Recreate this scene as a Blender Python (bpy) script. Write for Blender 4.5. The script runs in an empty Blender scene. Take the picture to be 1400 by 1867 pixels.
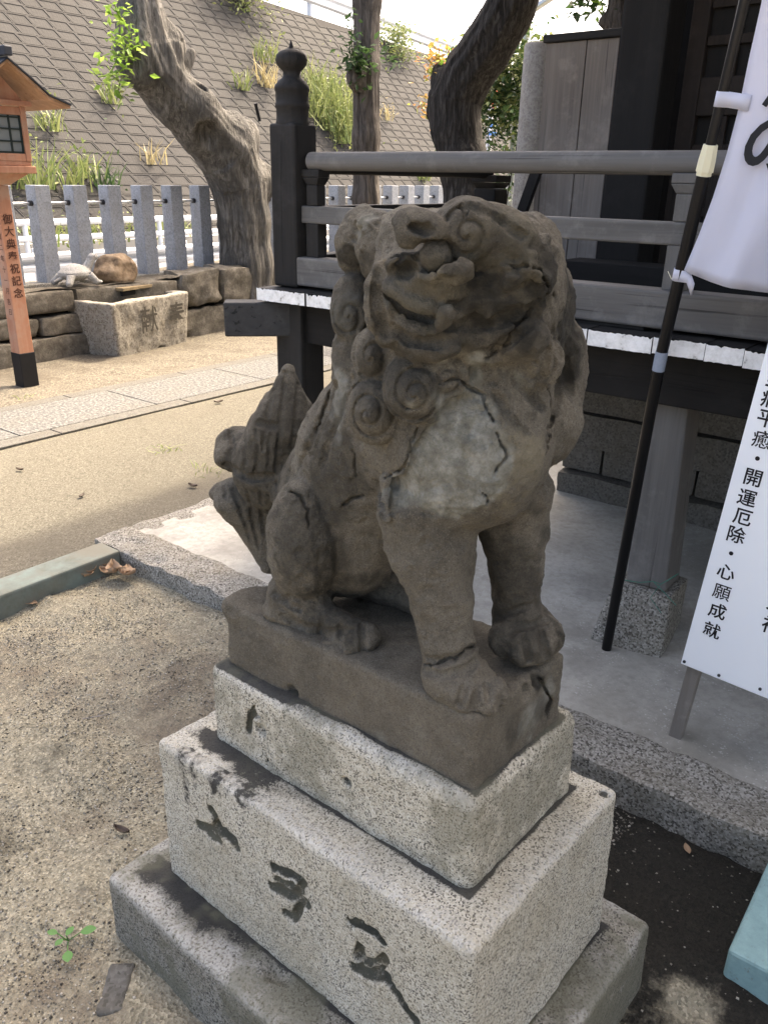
import bpy, math, random, hashlib
import numpy as np
from mathutils import Vector, Matrix

for _b in (bpy.data.objects, bpy.data.meshes, bpy.data.materials):
    for _x in list(_b):
        _b.remove(_x)
SC = bpy.context.scene
COL = SC.collection
rnd = random.Random(7)

# ------------------------------------------------------------------ camera
IMW, IMH, FPX = 1400.0, 1867.0, 1486.44          # the photograph's pixels, focal length in those pixels
EYE = np.array([0.0, 0.0, 1.55])
PITCH, ROLL, AZ = [math.radians(a) for a in (22.125, 1.0868, 127.604)]
_F = np.array([math.cos(AZ), math.cos(AZ - math.pi / 2), 0.0])
_R = np.array([math.sin(AZ), math.sin(AZ - math.pi / 2), 0.0])
_Z = np.array([0.0, 0.0, 1.0])
FWD = math.cos(PITCH) * _F - math.sin(PITCH) * _Z
_U = math.sin(PITCH) * _F + math.cos(PITCH) * _Z
RGT = math.cos(ROLL) * _R + math.sin(ROLL) * _U
UPV = -math.sin(ROLL) * _R + math.cos(ROLL) * _U
cam_data = bpy.data.cameras.new('camera')
cam = bpy.data.objects.new('camera', cam_data)
COL.objects.link(cam)
mw = Matrix.Identity(4)
for i in range(3):
    mw[i][0], mw[i][1], mw[i][2], mw[i][3] = RGT[i], UPV[i], -FWD[i], EYE[i]
cam.matrix_world = mw
cam_data.sensor_fit = 'VERTICAL'
cam_data.sensor_height = 24.0
cam_data.lens = FPX / IMH * 24.0
cam_data.clip_start = 0.02
cam_data.clip_end = 900.0
SC.camera = cam

# ------------------------------------------------------------------ light
SUN_EL, SUN_AZ_DEG = math.radians(57), 0.5        # the sun stands behind the hall (+Y), a little to +X
world = bpy.data.worlds.new('World')
SC.world = world
world.use_nodes = True
_nt = world.node_tree
_bg = _nt.nodes['Background']
_sky = _nt.nodes.new('ShaderNodeTexSky')
_sky.sky_type = 'NISHITA'
_sky.sun_disc = False
_sky.sun_elevation = SUN_EL
_sky.sun_rotation = math.radians(SUN_AZ_DEG)
_sky.air_density = 0.7
_sky.dust_density = 7.0
_sky.ozone_density = 1.0
_nt.links.new(_sky.outputs[0], _bg.inputs[0])
_bg.inputs[1].default_value = 0.15
sun_data = bpy.data.lights.new('sun', 'SUN')
sun_data.energy = 1.1
sun_data.angle = math.radians(1.5)
sun_data.color = (1.0, 0.95, 0.86)
sun = bpy.data.objects.new('sun', sun_data)
COL.objects.link(sun)
_a = math.radians(SUN_AZ_DEG)
_sd = Vector((math.sin(_a) * math.cos(SUN_EL), math.cos(_a) * math.cos(SUN_EL), math.sin(SUN_EL)))
sun.rotation_euler = (-_sd).to_track_quat('-Z', 'Y').to_euler()
sun.location = _sd * 40
SC.view_settings.view_transform = 'Standard'
SC.view_settings.look = 'None'
SC.view_settings.gamma = 1.0
SC.view_settings.use_curve_mapping = False
SC.view_settings.exposure = 2.8
SC.view_settings.use_white_balance = True          # the phone's white balance: shade reads neutral, a little warm
SC.view_settings.white_balance_temperature = 7600
SC.render.engine = 'CYCLES'
SC.cycles.max_bounces = 6
SC.cycles.use_denoising = True

# ------------------------------------------------------------------ measuring: a pixel of the photograph seen on a plane
def at(px, py, x=None, y=None, z=None):
    d = FWD * FPX + RGT * (px - IMW / 2) - UPV * (py - IMH / 2)
    if z is not None: t = (z - EYE[2]) / d[2]
    elif x is not None: t = (x - EYE[0]) / d[0]
    else: t = (y - EYE[1]) / d[1]
    return EYE + t * d

# the pedestal has settled a little: it stands slightly turned and out of plumb
def rotm(ax, ay, az):
    ca, sa, cb, sb, cc, sn = math.cos(ax), math.sin(ax), math.cos(ay), math.sin(ay), math.cos(az), math.sin(az)
    rx = np.array([[1, 0, 0], [0, ca, -sa], [0, sa, ca]])
    ry = np.array([[cb, 0, sb], [0, 1, 0], [-sb, 0, cb]])
    rz = np.array([[cc, -sn, 0], [sn, cc, 0], [0, 0, 1]])
    return rz @ ry @ rx
PM = rotm(*[math.radians(a) for a in (-1.1754, -1.6811, -2.5784)])
PIV = np.array([-0.9, 1.05, 0.0])
EYEL = PM.T @ (EYE - PIV) + PIV
def sray(px, py):
    return PM.T @ (FWD * FPX + RGT * (px - IMW / 2) - UPV * (py - IMH / 2))
def sp(px, py, y):
    d = sray(px, py)
    return EYEL + d * ((y - EYEL[1]) / d[1])

# ------------------------------------------------------------------ objects
OFF = {}
def tag(o, label=None, cat=None, group=None, kind=None):
    if label: o['label'] = label
    if cat: o['category'] = cat
    if group: o['group'] = group
    if kind: o['kind'] = kind
    return o
def thing(name, loc, label, cat, group=None, kind=None):
    o = bpy.data.objects.new(name, None)
    o.empty_display_size = 0.1
    COL.objects.link(o)
    o.location = loc
    OFF[o.name] = np.array(loc, float)
    return tag(o, label, cat, group, kind)
def link_mesh(name, me, mats, parent=None, bevel=0, smooth=None, seg=2):
    o = bpy.data.objects.new(name, me)
    COL.objects.link(o)
    for m in (mats if isinstance(mats, (list, tuple)) else [mats]):
        me.materials.append(m)
    if parent is not None:
        o.parent = parent
    if bevel:
        b = o.modifiers.new('bevel', 'BEVEL')
        b.width = bevel
        b.segments = seg
        b.limit_method = 'ANGLE'
        b.angle_limit = math.radians(40)
    if smooth is not None:
        if smooth >= 180:
            me.shade_smooth()
        else:
            me.shade_smooth()
            me.set_sharp_from_angle(angle=math.radians(smooth))
    return o

class MB:
    """collects simple solids in world coordinates; build() links them as one mesh object"""
    def __init__(s):
        s.v, s.f, s.mi, s.cur = [], [], [], 0
    def mat(s, i):
        s.cur = i
        return s
    def add(s, vs, fs):
        b = len(s.v)
        s.v.extend([tuple(map(float, p)) for p in vs])
        s.f.extend([tuple(b + i for i in f) for f in fs])
        s.mi.extend([s.cur] * len(fs))
        return s
    def hexa(s, p):
        return s.add(p, [(3, 2, 1, 0), (4, 5, 6, 7), (0, 1, 5, 4), (1, 2, 6, 5), (2, 3, 7, 6), (3, 0, 4, 7)])
    def box(s, lo, hi):
        x0, y0, z0 = lo
        x1, y1, z1 = hi
        return s.hexa([(x0, y0, z0), (x1, y0, z0), (x1, y1, z0), (x0, y1, z0), (x0, y0, z1), (x1, y0, z1), (x1, y1, z1), (x0, y1, z1)])
    def obox(s, a, b, wid, hgt, up=(0, 0, 1)):
        """a bar from a to b, wid across, hgt along 'up'"""
        a, b = np.array(a, float), np.array(b, float)
        d = (b - a) / np.linalg.norm(b - a)
        side = np.cross(d, up)
        side /= np.linalg.norm(side)
        u = np.cross(side, d)
        P = []
        for q in (a, b):
            P.append([q - side * wid / 2 - u * hgt / 2, q + side * wid / 2 - u * hgt / 2, q + side * wid / 2 + u * hgt / 2, q - side * wid / 2 + u * hgt / 2])
        return s.add(P[0] + P[1], [(0, 1, 2, 3), (7, 6, 5, 4), (0, 4, 5, 1), (1, 5, 6, 2), (2, 6, 7, 3), (3, 7, 4, 0)])
    def tube(s, pts, rads, n=10, cap=True, squash=None):
        pts = [np.array(p, float) for p in pts]
        if not hasattr(rads, '__len__'): rads = [rads] * len(pts)
        vs, fs = [], []
        ref = None
        for i, p in enumerate(pts):
            d = pts[min(i + 1, len(pts) - 1)] - pts[max(i - 1, 0)]
            d = d / (np.linalg.norm(d) + 1e-12)
            if ref is None:
                ref = np.array([0, 0, 1.0]) if abs(d[2]) < .9 else np.array([1.0, 0, 0])
            e1 = ref - d * (ref @ d)
            e1 /= np.linalg.norm(e1)
            e2 = np.cross(d, e1)
            ref = e1
            for k in range(n):
                t = 2 * math.pi * k / n
                vs.append(p + rads[i] * (math.cos(t) * e1 + math.sin(t) * e2))
        for i in range(len(pts) - 1):
            for k in range(n):
                a, b = i * n + k, i * n + (k + 1) % n
                fs.append((a, b, b + n, a + n))
        if cap:
            fs.append(tuple(range(n - 1, -1, -1)))
            fs.append(tuple((len(pts) - 1) * n + k for k in range(n)))
        return s.add(vs, fs)
    def lathe(s, c, prof, n=24):
        """prof: (radius, z) from bottom to top round the vertical through c"""
        vs, fs = [], []
        for r, z in prof:
            for k in range(n):
                t = 2 * math.pi * k / n
                vs.append((c[0] + r * math.cos(t), c[1] + r * math.sin(t), z))
        for i in range(len(prof) - 1):
            for k in range(n):
                a, b = i * n + k, i * n + (k + 1) % n
                fs.append((a, b, b + n, a + n))
        fs.append(tuple(range(n - 1, -1, -1)))
        fs.append(tuple((len(prof) - 1) * n + k for k in range(n)))
        return s.add(vs, fs)
    def grid(s, P):
        """P: rows of points -> sheet"""
        m, n = len(P), len(P[0])
        vs = [p for row in P for p in row]
        fs = [(i * n + j, i * n + j + 1, (i + 1) * n + j + 1, (i + 1) * n + j) for i in range(m - 1) for j in range(n - 1)]
        return s.add(vs, fs)
    def mesh(s, name, off=(0, 0, 0)):
        me = bpy.data.meshes.new(name)
        o = np.array(off, float)
        me.from_pydata([tuple(np.array(p) - o) for p in s.v], [], s.f)
        if any(s.mi):
            me.polygons.foreach_set('material_index', s.mi)
        me.update()
        return me
    def build(s, name, mats, parent=None, bevel=0, smooth=None, seg=2):
        off = OFF.get(parent.name, np.zeros(3)) if parent is not None else np.zeros(3)
        o = link_mesh(name, s.mesh(name, off), mats, parent, bevel, smooth, seg)
        OFF[o.name] = off
        return o
    def build_thing(s, name, mats, label, cat, base, group=None, kind=None, bevel=0, smooth=None):
        o = link_mesh(name, s.mesh(name, base), mats, None, bevel, smooth)
        o.location = base
        OFF[o.name] = np.array(base, float)
        return tag(o, label, cat, group, kind)
    def build_structure(s, name, mats, bevel=0, smooth=None):
        o = link_mesh(name, s.mesh(name), mats, None, bevel, smooth)
        OFF[o.name] = np.zeros(3)
        return tag(o, kind='structure')

# ------------------------------------------------------------------ numpy noise
def _hash(ix, iy, iz, seed):
    n = (ix.astype(np.int64) * 374761393 + iy.astype(np.int64) * 668265263 + iz.astype(np.int64) * 2147483647 + seed * 1274126177) & 0xFFFFFFFF
    n = ((n ^ (n >> 13)) * 1274126177) & 0xFFFFFFFF
    n = n ^ (n >> 16)
    return (n & 0xFFFF).astype(np.float32) / 32767.5 - 1.0
def vnoise(P, scale, seed=0):
    q = P / scale
    i = np.floor(q).astype(np.int64)
    f = (q - i).astype(np.float32)
    f = f * f * (3 - 2 * f)
    r = np.zeros(len(P), np.float32)
    for dx in (0, 1):
        wx = f[:, 0] if dx else 1 - f[:, 0]
        for dy in (0, 1):
            wy = f[:, 1] if dy else 1 - f[:, 1]
            for dz in (0, 1):
                wz = f[:, 2] if dz else 1 - f[:, 2]
                r += wx * wy * wz * _hash(i[:, 0] + dx, i[:, 1] + dy, i[:, 2] + dz, seed)
    return r
def fbm(P, scale, oct=3, seed=0, gain=.5):
    r, a = 0, 1.0
    for k in range(oct):
        r = r + a * vnoise(P, scale / 2 ** k, seed + k * 17)
        a *= gain
    return r

# ------------------------------------------------------------------ carving: a distance field, meshed with surface nets
class Vol:
    def __init__(s, lo, hi, h):
        s.h = h
        s.lo = np.array(lo, float)
        s.n = np.ceil((np.array(hi, float) - s.lo) / h).astype(int) + 1
        s.ax = [(s.lo[i] + h * np.arange(s.n[i])).astype(np.float32) for i in range(3)]
        s.F = np.full(s.n, 0.5, np.float32)
    def _reg(s, lo, hi):
        a = np.clip(np.floor((np.array(lo) - s.lo) / s.h).astype(int), 0, s.n)
        b = np.clip(np.ceil((np.array(hi) - s.lo) / s.h).astype(int) + 1, 0, s.n)
        return tuple(slice(a[i], b[i]) for i in range(3))
    def op(s, fn, lo, hi, k, mode):
        pad = k + 3 * s.h
        sl = s._reg(np.array(lo) - pad, np.array(hi) + pad)
        if any(q.stop <= q.start for q in sl): return
        X = s.ax[0][sl[0]][:, None, None]
        Y = s.ax[1][sl[1]][None, :, None]
        Z = s.ax[2][sl[2]][None, None, :]
        d = fn(X, Y, Z).astype(np.float32)
        F = s.F[sl]
        if mode == 'u':
            if k > 0:
                hh = np.clip(.5 + .5 * (F - d) / k, 0, 1)
                s.F[sl] = F * (1 - hh) + d * hh - k * hh * (1 - hh)
            else:
                s.F[sl] = np.minimum(F, d)
        elif mode == 's':
            d = -d
            if k > 0:
                hh = np.clip(.5 - .5 * (F - d) / k, 0, 1)
                s.F[sl] = F * (1 - hh) + d * hh + k * hh * (1 - hh)
            else:
                s.F[sl] = np.maximum(F, d)
    def ell(s, c, r, R=None, k=.012, mode='u'):
        c, r = np.array(c, float), np.array(r, float) * np.ones(3)
        R = np.eye(3) if R is None else R               # columns = the ellipsoid's own axes
        def fn(X, Y, Z):
            x, y, z = X - c[0], Y - c[1], Z - c[2]
            u = [x * R[0, i] + y * R[1, i] + z * R[2, i] for i in range(3)]
            a = np.sqrt((u[0] / r[0]) ** 2 + (u[1] / r[1]) ** 2 + (u[2] / r[2]) ** 2) + 1e-9
            b = np.sqrt((u[0] / r[0] ** 2) ** 2 + (u[1] / r[1] ** 2) ** 2 + (u[2] / r[2] ** 2) ** 2) + 1e-9
            return a * (a - 1) / b
        e = np.sqrt(((R * r[None, :]) ** 2).sum(1))
        s.op(fn, c - e, c + e, k, mode)
    def cone(s, a, b, ra, rb, k=.012, mode='u'):
        a, b = np.array(a, float), np.array(b, float)
        ab = b - a
        L = ab @ ab + 1e-12
        def fn(X, Y, Z):
            x, y, z = X - a[0], Y - a[1], Z - a[2]
            t = np.clip((x * ab[0] + y * ab[1] + z * ab[2]) / L, 0, 1)
            return np.sqrt((x - t * ab[0]) ** 2 + (y - t * ab[1]) ** 2 + (z - t * ab[2]) ** 2) - (ra + t * (rb - ra))
        m = max(ra, rb)
        s.op(fn, np.minimum(a, b) - m, np.maximum(a, b) + m, k, mode)
    def tube(s, pts, rads, k=.006, mode='u'):
        if not hasattr(rads, '__len__'): rads = [rads] * len(pts)
        for i in range(len(pts) - 1):
            s.cone(pts[i], pts[i + 1], rads[i], rads[i + 1], k, mode)
    def box(s, c, hs, r=.01, R=None, k=0, mode='u'):
        c, hs = np.array(c, float), np.array(hs, float)
        R = np.eye(3) if R is None else R
        def fn(X, Y, Z):
            x, y, z = X - c[0], Y - c[1], Z - c[2]
            q = [np.abs(x * R[0, i] + y * R[1, i] + z * R[2, i]) - hs[i] + r for i in range(3)]
            return np.sqrt(sum(np.maximum(t, 0) ** 2 for t in q)) + np.minimum(np.maximum(q[0], np.maximum(q[1], q[2])), 0) - r
        e = np.abs(R) @ hs
        s.op(fn, c - e, c + e, k, mode)
    def warp(s, fn, band=.012):
        """F += fn(points) close to the surface"""
        idx = np.nonzero(np.abs(s.F) < band)
        P = np.stack([s.ax[i][idx[i]] for i in range(3)], 1).astype(np.float64)
        s.F[idx] += fn(P).astype(np.float32)
    def value(s, p):
        q = (np.array(p) - s.lo) / s.h
        i = np.floor(q).astype(int)
        if (i < 0).any() or (i >= s.n - 1).any(): return .5
        f = q - i
        c = s.F[i[0]:i[0] + 2, i[1]:i[1] + 2, i[2]:i[2] + 2]
        c = c[0] * (1 - f[0]) + c[1] * f[0]
        c = c[0] * (1 - f[1]) + c[1] * f[1]
        return c[0] * (1 - f[2]) + c[1] * f[2]
    def cast(s, o, d, tmax=20):
        d = d / np.linalg.norm(d)
        # clip to the box first
        hi = s.lo + (s.n - 1) * s.h
        with np.errstate(divide='ignore'):
            t1, t2 = (s.lo - o) / d, (hi - o) / d
        t0, te = np.minimum(t1, t2).max(), np.maximum(t1, t2).min()
        t = max(t0, 0) + 1e-4
        while t < te:
            v = s.value(o + d * t)
            if v < s.h * .3: return o + d * t
            t += max(min(v * .7, .05), s.h * .4)
        return None
    def normal(s, p):
        e = s.h * 1.5
        g = np.array([s.value(p + e * v) - s.value(p - e * v) for v in np.eye(3)])
        return g / (np.linalg.norm(g) + 1e-9)
    def mesh(s):
        F = s.F
        S = F < 0
        nx, ny, nz = s.n
        c = np.zeros((nx - 1, ny - 1, nz - 1), np.int8)
        for dx in (0, 1):
            for dy in (0, 1):
                for dz in (0, 1):
                    c += S[dx:nx - 1 + dx, dy:ny - 1 + dy, dz:nz - 1 + dz]
        idx = np.nonzero((c > 0) & (c < 8))
        N = len(idx[0])
        I = np.stack(idx, 1)
        acc = np.zeros((N, 3)); cnt = np.zeros(N)
        corners = [(a, b, d) for a in (0, 1) for b in (0, 1) for d in (0, 1)]
        val = {q: F[I[:, 0] + q[0], I[:, 1] + q[1], I[:, 2] + q[2]].astype(float) for q in corners}
        for q in corners:
            for axx in range(3):
                if q[axx] == 0:
                    r = list(q); r[axx] = 1; r = tuple(r)
                    va, vb = val[q], val[r]
                    m = (va < 0) != (vb < 0)
                    t = np.where(m, va / np.where(m, va - vb, 1), 0)
                    P = np.tile(np.array(q, float), (N, 1))
                    P[:, axx] += t
                    acc[m] += P[m]; cnt[m] += 1
        V = s.lo + s.h * (I + acc / cnt[:, None])
        lut = np.full((nx - 1, ny - 1, nz - 1), -1, np.int32)
        lut[idx] = np.arange(N)
        faces = []
        for axx in range(3):
            b, d = [(1, 2), (2, 0), (0, 1)][axx]
            sl0 = [slice(1, -1)] * 3; sl1 = [slice(1, -1)] * 3
            sl0[axx] = slice(0, -1); sl1[axx] = slice(1, None)
            A, B = S[tuple(sl0)], S[tuple(sl1)]
            e = np.nonzero(A != B)
            st = A[e]
            base = np.stack(e, 1)
            base[:, b] += 1; base[:, d] += 1
            quad = []
            for ob, od in ((-1, -1), (0, -1), (0, 0), (-1, 0)):
                q = base.copy(); q[:, b] += ob; q[:, d] += od
                quad.append(lut[q[:, 0], q[:, 1], q[:, 2]])
            Q = np.stack(quad, 1)
            Q[~st] = Q[~st][:, ::-1]
            faces.append(Q)
        Q = np.concatenate(faces)
        return V, Q[(Q >= 0).all(1)]

def np_mesh(name, V, Q, col=None):
    me = bpy.data.meshes.new(name)
    me.vertices.add(len(V))
    me.vertices.foreach_set('co', np.ascontiguousarray(V, np.float32).ravel())
    k = Q.shape[1]
    me.loops.add(len(Q) * k)
    me.loops.foreach_set('vertex_index', np.ascontiguousarray(Q, np.int32).ravel())
    me.polygons.add(len(Q))
    me.polygons.foreach_set('loop_start', np.arange(0, len(Q) * k, k, dtype=np.int32))
    me.update(calc_edges=True)
    me.validate()
    if col is not None:
        a = me.color_attributes.new('stain', 'FLOAT_COLOR', 'POINT')
        c = np.ones((len(V), 4), np.float32)
        c[:, :col.shape[1]] = col
        a.data.foreach_set('color', c.ravel())
    return me
def smoothstep(a, b, x):
    t = np.clip((x - a) / (b - a), 0, 1)
    return t * t * (3 - 2 * t)

# ------------------------------------------------------------------ materials
class NT:
    def __init__(s, name):
        s.m = bpy.data.materials.new(name)
        s.m.use_nodes = True
        s.t = s.m.node_tree
        s.b = s.t.nodes['Principled BSDF']
        s.b.inputs['Roughness'].default_value = .85
        s.b.inputs['Specular IOR Level'].default_value = .25
        s.tc = s.t.nodes.new('ShaderNodeTexCoord')
    def n(s, typ, **kw):
        x = s.t.nodes.new('ShaderNode' + typ)
        for k, v in kw.items():
            if k.startswith('i_'):
                key = k[2:]
                x.inputs[int(key) if key.isdigit() else key.replace('_', ' ')].default_value = v
            else:
                setattr(x, k, v)
        return x
    def l(s, a, b):
        s.t.links.new(a, b)
    def vec(s, scale=(1, 1, 1)):
        mp = s.n('Mapping')
        mp.inputs['Scale'].default_value = scale
        s.l(s.tc.outputs['Object'], mp.inputs[0])
        return mp.outputs[0]
    def noise(s, scale, detail=4, rough=.55, vec=None, dist=0):
        x = s.n('TexNoise')
        x.inputs['Scale'].default_value = scale
        x.inputs['Detail'].default_value = detail
        x.inputs['Roughness'].default_value = rough
        x.inputs['Distortion'].default_value = dist
        s.l(vec or s.tc.outputs['Object'], x.inputs['Vector'])
        return x.outputs['Fac']
    def voro(s, scale, feat='F1', out='Distance', vec=None, rand=1):
        x = s.n('TexVoronoi', feature=feat)
        x.inputs['Scale'].default_value = scale
        x.inputs['Randomness'].default_value = rand
        s.l(vec or s.tc.outputs['Object'], x.inputs['Vector'])
        return x.outputs[out]
    def ramp(s, fac, stops, interp='LINEAR'):
        x = s.n('ValToRGB')
        e = x.color_ramp.elements
        x.color_ramp.interpolation = interp
        while len(e) < len(stops): e.new(.5)
        for k, (p, c) in enumerate(stops):
            e[k].position = p
            e[k].color = (*c, 1) if hasattr(c, '__len__') else (c, c, c, 1)
        s.l(fac, x.inputs[0])
        return x.outputs[0]
    def mix(s, fac, a, b, mode='MIX'):
        x = s.n('Mix', data_type='RGBA', blend_type=mode)
        for sock, v in ((x.inputs[0], fac), (x.inputs[6], a), (x.inputs[7], b)):
            if hasattr(v, 'is_output'): s.l(v, sock)
            elif hasattr(v, '__len__'): sock.default_value = (*v[:3], 1)
            else: sock.default_value = v
        return x.outputs[2]
    def math(s, op, a, b=0.0, clamp=False):
        x = s.n('Math', operation=op, use_clamp=clamp)
        for sock, v in ((x.inputs[0], a), (x.inputs[1], b)):
            if hasattr(v, 'is_output'): s.l(v, sock)
            else: sock.default_value = v
        return x.outputs[0]
    def attr(s, name='stain'):
        x = s.n('Attribute', attribute_name=name)
        sep = s.n('SeparateColor')
        s.l(x.outputs['Color'], sep.inputs[0])
        return sep.outputs[0], sep.outputs[1], sep.outputs[2]
    def col(s, c):
        if hasattr(c, 'is_output'): s.l(c, s.b.inputs['Base Color'])
        else: s.b.inputs['Base Color'].default_value = (*c, 1)
    def rough(s, r):
        if hasattr(r, 'is_output'): s.l(r, s.b.inputs['Roughness'])
        else: s.b.inputs['Roughness'].default_value = r
    def bump(s, h, strength=.5, dist=.01, prev=None):
        x = s.n('Bump')
        x.inputs['Strength'].default_value = strength
        x.inputs['Distance'].default_value = dist
        s.l(h, x.inputs['Height'])
        if prev is not None: s.l(prev, x.inputs['Normal'])
        s.l(x.outputs[0], s.b.inputs['Normal'])
        return x.outputs[0]

def plain(name, c, rough=.7, metal=0, var=.15, scale=30):
    m = NT(name)
    n = m.noise(scale, 4)
    m.col(m.mix(n, [x * (1 - var) for x in c], [min(1, x * (1 + var)) for x in c]))
    m.rough(rough)
    m.b.inputs['Metallic'].default_value = metal
    return m.m

def wood(name, axis, dark, light, rough=.75, scale=1.0, bump=.3, weather=None):
    """grain runs along 'axis'"""
    m = NT(name)
    sc = [26 * scale] * 3
    sc[axis] = 1.3 * scale
    v = m.vec(sc)
    g = m.noise(1.0, 6, .65, v, .3)
    sc2 = [120 * scale] * 3
    sc2[axis] = 2.5 * scale
    f = m.noise(1.0, 3, .6, m.vec(sc2))
    big = m.noise(2.2, 3)
    c = m.ramp(g, [(.3, dark), (.7, light)])
    c = m.mix(m.math('MULTIPLY', f, .55), c, [x * .45 for x in dark])
    c = m.mix(m.ramp(big, [(.35, 0), (.7, .5)]), c, weather or [x * .75 for x in light])
    sc3 = [60 * scale] * 3
    sc3[axis] = .9 * scale
    chk = m.ramp(m.noise(1.0, 4, .6, m.vec(sc3), .4), [(.34, 1), (.39, 0)])       # drying checks along the grain
    c = m.mix(m.math('MULTIPLY', chk, .75), c, [x * .3 for x in dark])
    c = m.mix(m.math('MULTIPLY', m.ramp(m.noise(9, 6, .7), [(.52, 0), (.7, 1)]), .35), c, [min(1, x * 1.5) for x in light])
    m.col(c)
    m.rough(rough)
    m.bump(m.math('SUBTRACT', m.math('ADD', g, m.math('MULTIPLY', f, .6)), chk), bump, .004)
    return m.m

def speckle(m, base, lightc, darkc, size=220, amount=1.0):
    """granite: pale feldspar, dark mica grains"""
    a = m.voro(size, out='Color')
    sep = m.n('SeparateColor')
    m.l(a, sep.inputs[0])
    r, g = sep.outputs[0], sep.outputs[1]
    n = m.noise(size * .35, 3)
    c = m.mix(m.ramp(r, [(.45, 0), (.75, 1)]), base, lightc)
    dk = m.math('MULTIPLY', m.ramp(g, [(.74, 0), (.82, 1)]), amount)
    c = m.mix(dk, c, darkc)
    c = m.mix(m.ramp(n, [(.52, 0), (.7, .5 * amount)]), c, [x * .55 for x in base])
    return c, r

def granite(name, base=(.375, .355, .29), lightc=(.49, .47, .4), darkc=(.08, .076, .068), size=400, stained=True, bump=.5):
    m = NT(name)
    c, r = speckle(m, base, lightc, darkc, size)
    big = m.noise(7, 5, .6)
    c = m.mix(m.ramp(big, [(.4, 0), (.75, .45)]), c, [base[0] * .75, base[1] * .68, base[2] * .55])
    if stained:
        k, w, gz = m.attr()
        ws = m.math('MULTIPLY', w, m.ramp(m.noise(160, 3), [(.38, 0), (.52, 1)]))
        c = m.mix(ws, c, (.41, .41, .385))
        kn = m.math('ADD', m.math('MULTIPLY', m.noise(150, 5, .75), .6), m.math('MULTIPLY', m.noise(420, 3, .7), .42))
        ks = m.ramp(m.math('ADD', m.math('MULTIPLY', k, .85), m.math('MULTIPLY', kn, 1.0)), [(.72, 0), (.98, .6), (1.2, .95)])
        c = m.mix(ks, c, (.022, .022, .021))
        c = m.mix(m.math('MULTIPLY', gz, .62), c, (.1, .098, .068))
    m.col(c)
    n = m.noise(170, 4, .65)
    m.bump(m.math('ADD', n, m.math('MULTIPLY', r, .35)), bump, .0035)
    return m.m

M = {}
M['granite'] = granite('granite')
M['granite_grey'] = granite('granite_grey', (.17, .163, .137), (.25, .243, .21), (.045, .044, .04), 330)
M['granite_kerb'] = granite('granite_kerb', (.22, .21, .18), (.36, .345, .31), (.08, .075, .065), 190, False, 1.0)
M['fence_stone'] = granite('fence_stone', (.28, .305, .34), (.32, .345, .38), (.23, .25, .28), 90, False, .15)
M['pillar_stone'] = granite('pillar_stone', (.25, .24, .225), (.28, .27, .25), (.2, .19, .18), 80, False, .3)
M['basin_stone'] = granite('basin_stone', (.25, .23, .195), (.3, .28, .24), (.15, .135, .11), 80, False, .7)

m = NT('statue_stone')
k, pale, yel = m.attr()
n1 = m.noise(7, 6, .62)
n2 = m.noise(34, 6, .68)
fine = m.noise(420, 2, .6)
sp1 = m.voro(620, out='Color')
sep = m.n('SeparateColor'); m.l(sp1, sep.inputs[0])
c = m.ramp(n1, [(.28, (.066, .059, .044)), (.44, (.1, .09, .069)), (.58, (.124, .112, .087)), (.74, (.158, .145, .114))])
c = m.mix(m.ramp(n2, [(.46, 0), (.66, .55)]), c, (.06, .053, .042))
c = m.mix(m.ramp(m.noise(190, 5, .8), [(.48, 0), (.62, .55)]), c, (.058, .05, .04))
c = m.mix(m.ramp(m.noise(300, 3, .7), [(.56, 0), (.68, .45)]), c, (.2, .182, .145))
c = m.mix(m.ramp(m.noise(3.1, 4, .6), [(.5, 0), (.68, .35)]), c, (.125, .105, .077))
c = m.mix(m.math('MULTIPLY', m.ramp(sep.outputs[0], [(.86, 0), (.93, 1)]), .22), c, (.22, .2, .16))
c = m.mix(m.math('MULTIPLY', m.ramp(sep.outputs[1], [(.84, 0), (.93, 1)]), .5), c, (.035, .03, .026))
c = m.mix(m.math('MULTIPLY', yel, m.ramp(n2, [(.3, .2), (.6, .9)])), c, (.2, .178, .12))
pm = m.math('MULTIPLY', pale, m.ramp(n2, [(.25, .55), (.6, 1)]))
c = m.mix(pm, c, m.ramp(n2, [(.3, (.1, .1, .082)), (.48, (.18, .182, .156)), (.68, (.3, .305, .275))]))
c = m.mix(m.math('MULTIPLY', k, m.ramp(n2, [(.3, .6), (.55, 1)])), c, (.022, .0205, .016))
m.col(c)
b1 = m.bump(m.noise(55, 8, .75), .6, .008)
m.bump(m.math('ADD', m.noise(260, 4, .7), m.math('MULTIPLY', fine, .5)), .8, .003, b1)
m.rough(.92)
M['statue'] = m.m

# ground
def soil(name, c_lo, c_hi, dark, scale, dark_amt, bumpd, specks=True):
    m = NT(name)
    big = m.noise(1.3, 5, .6)
    mid = m.noise(14, 5, .65)
    g = m.voro(scale, out='Color')
    sep = m.n('SeparateColor'); m.l(g, sep.inputs[0])
    gd = m.voro(scale)
    c = m.mix(mid, c_lo, c_hi)
    if specks:
        c = m.mix(m.math('MULTIPLY', m.ramp(sep.outputs[0], [(.6, 0), (.9, 1)]), .55), c, [min(1, x * 1.6) for x in c_hi])
        c = m.mix(m.math('MULTIPLY', m.ramp(sep.outputs[1], [(.55, 0), (.85, 1)]), .6), c, [x * .4 for x in c_lo])
    dm = m.math('MULTIPLY', m.ramp(m.math('ADD', m.math('MULTIPLY', big, .7), m.math('MULTIPLY', mid, .3)), [(.5, 0), (.62, 1)]), dark_amt)
    c = m.mix(dm, c, dark)
    m.col(c)
    b = m.bump(m.math('ADD', m.noise(scale * .3, 4, .7), m.math('MULTIPLY', gd, .7)), .8, bumpd)
    m.rough(.95)
    return m
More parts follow.
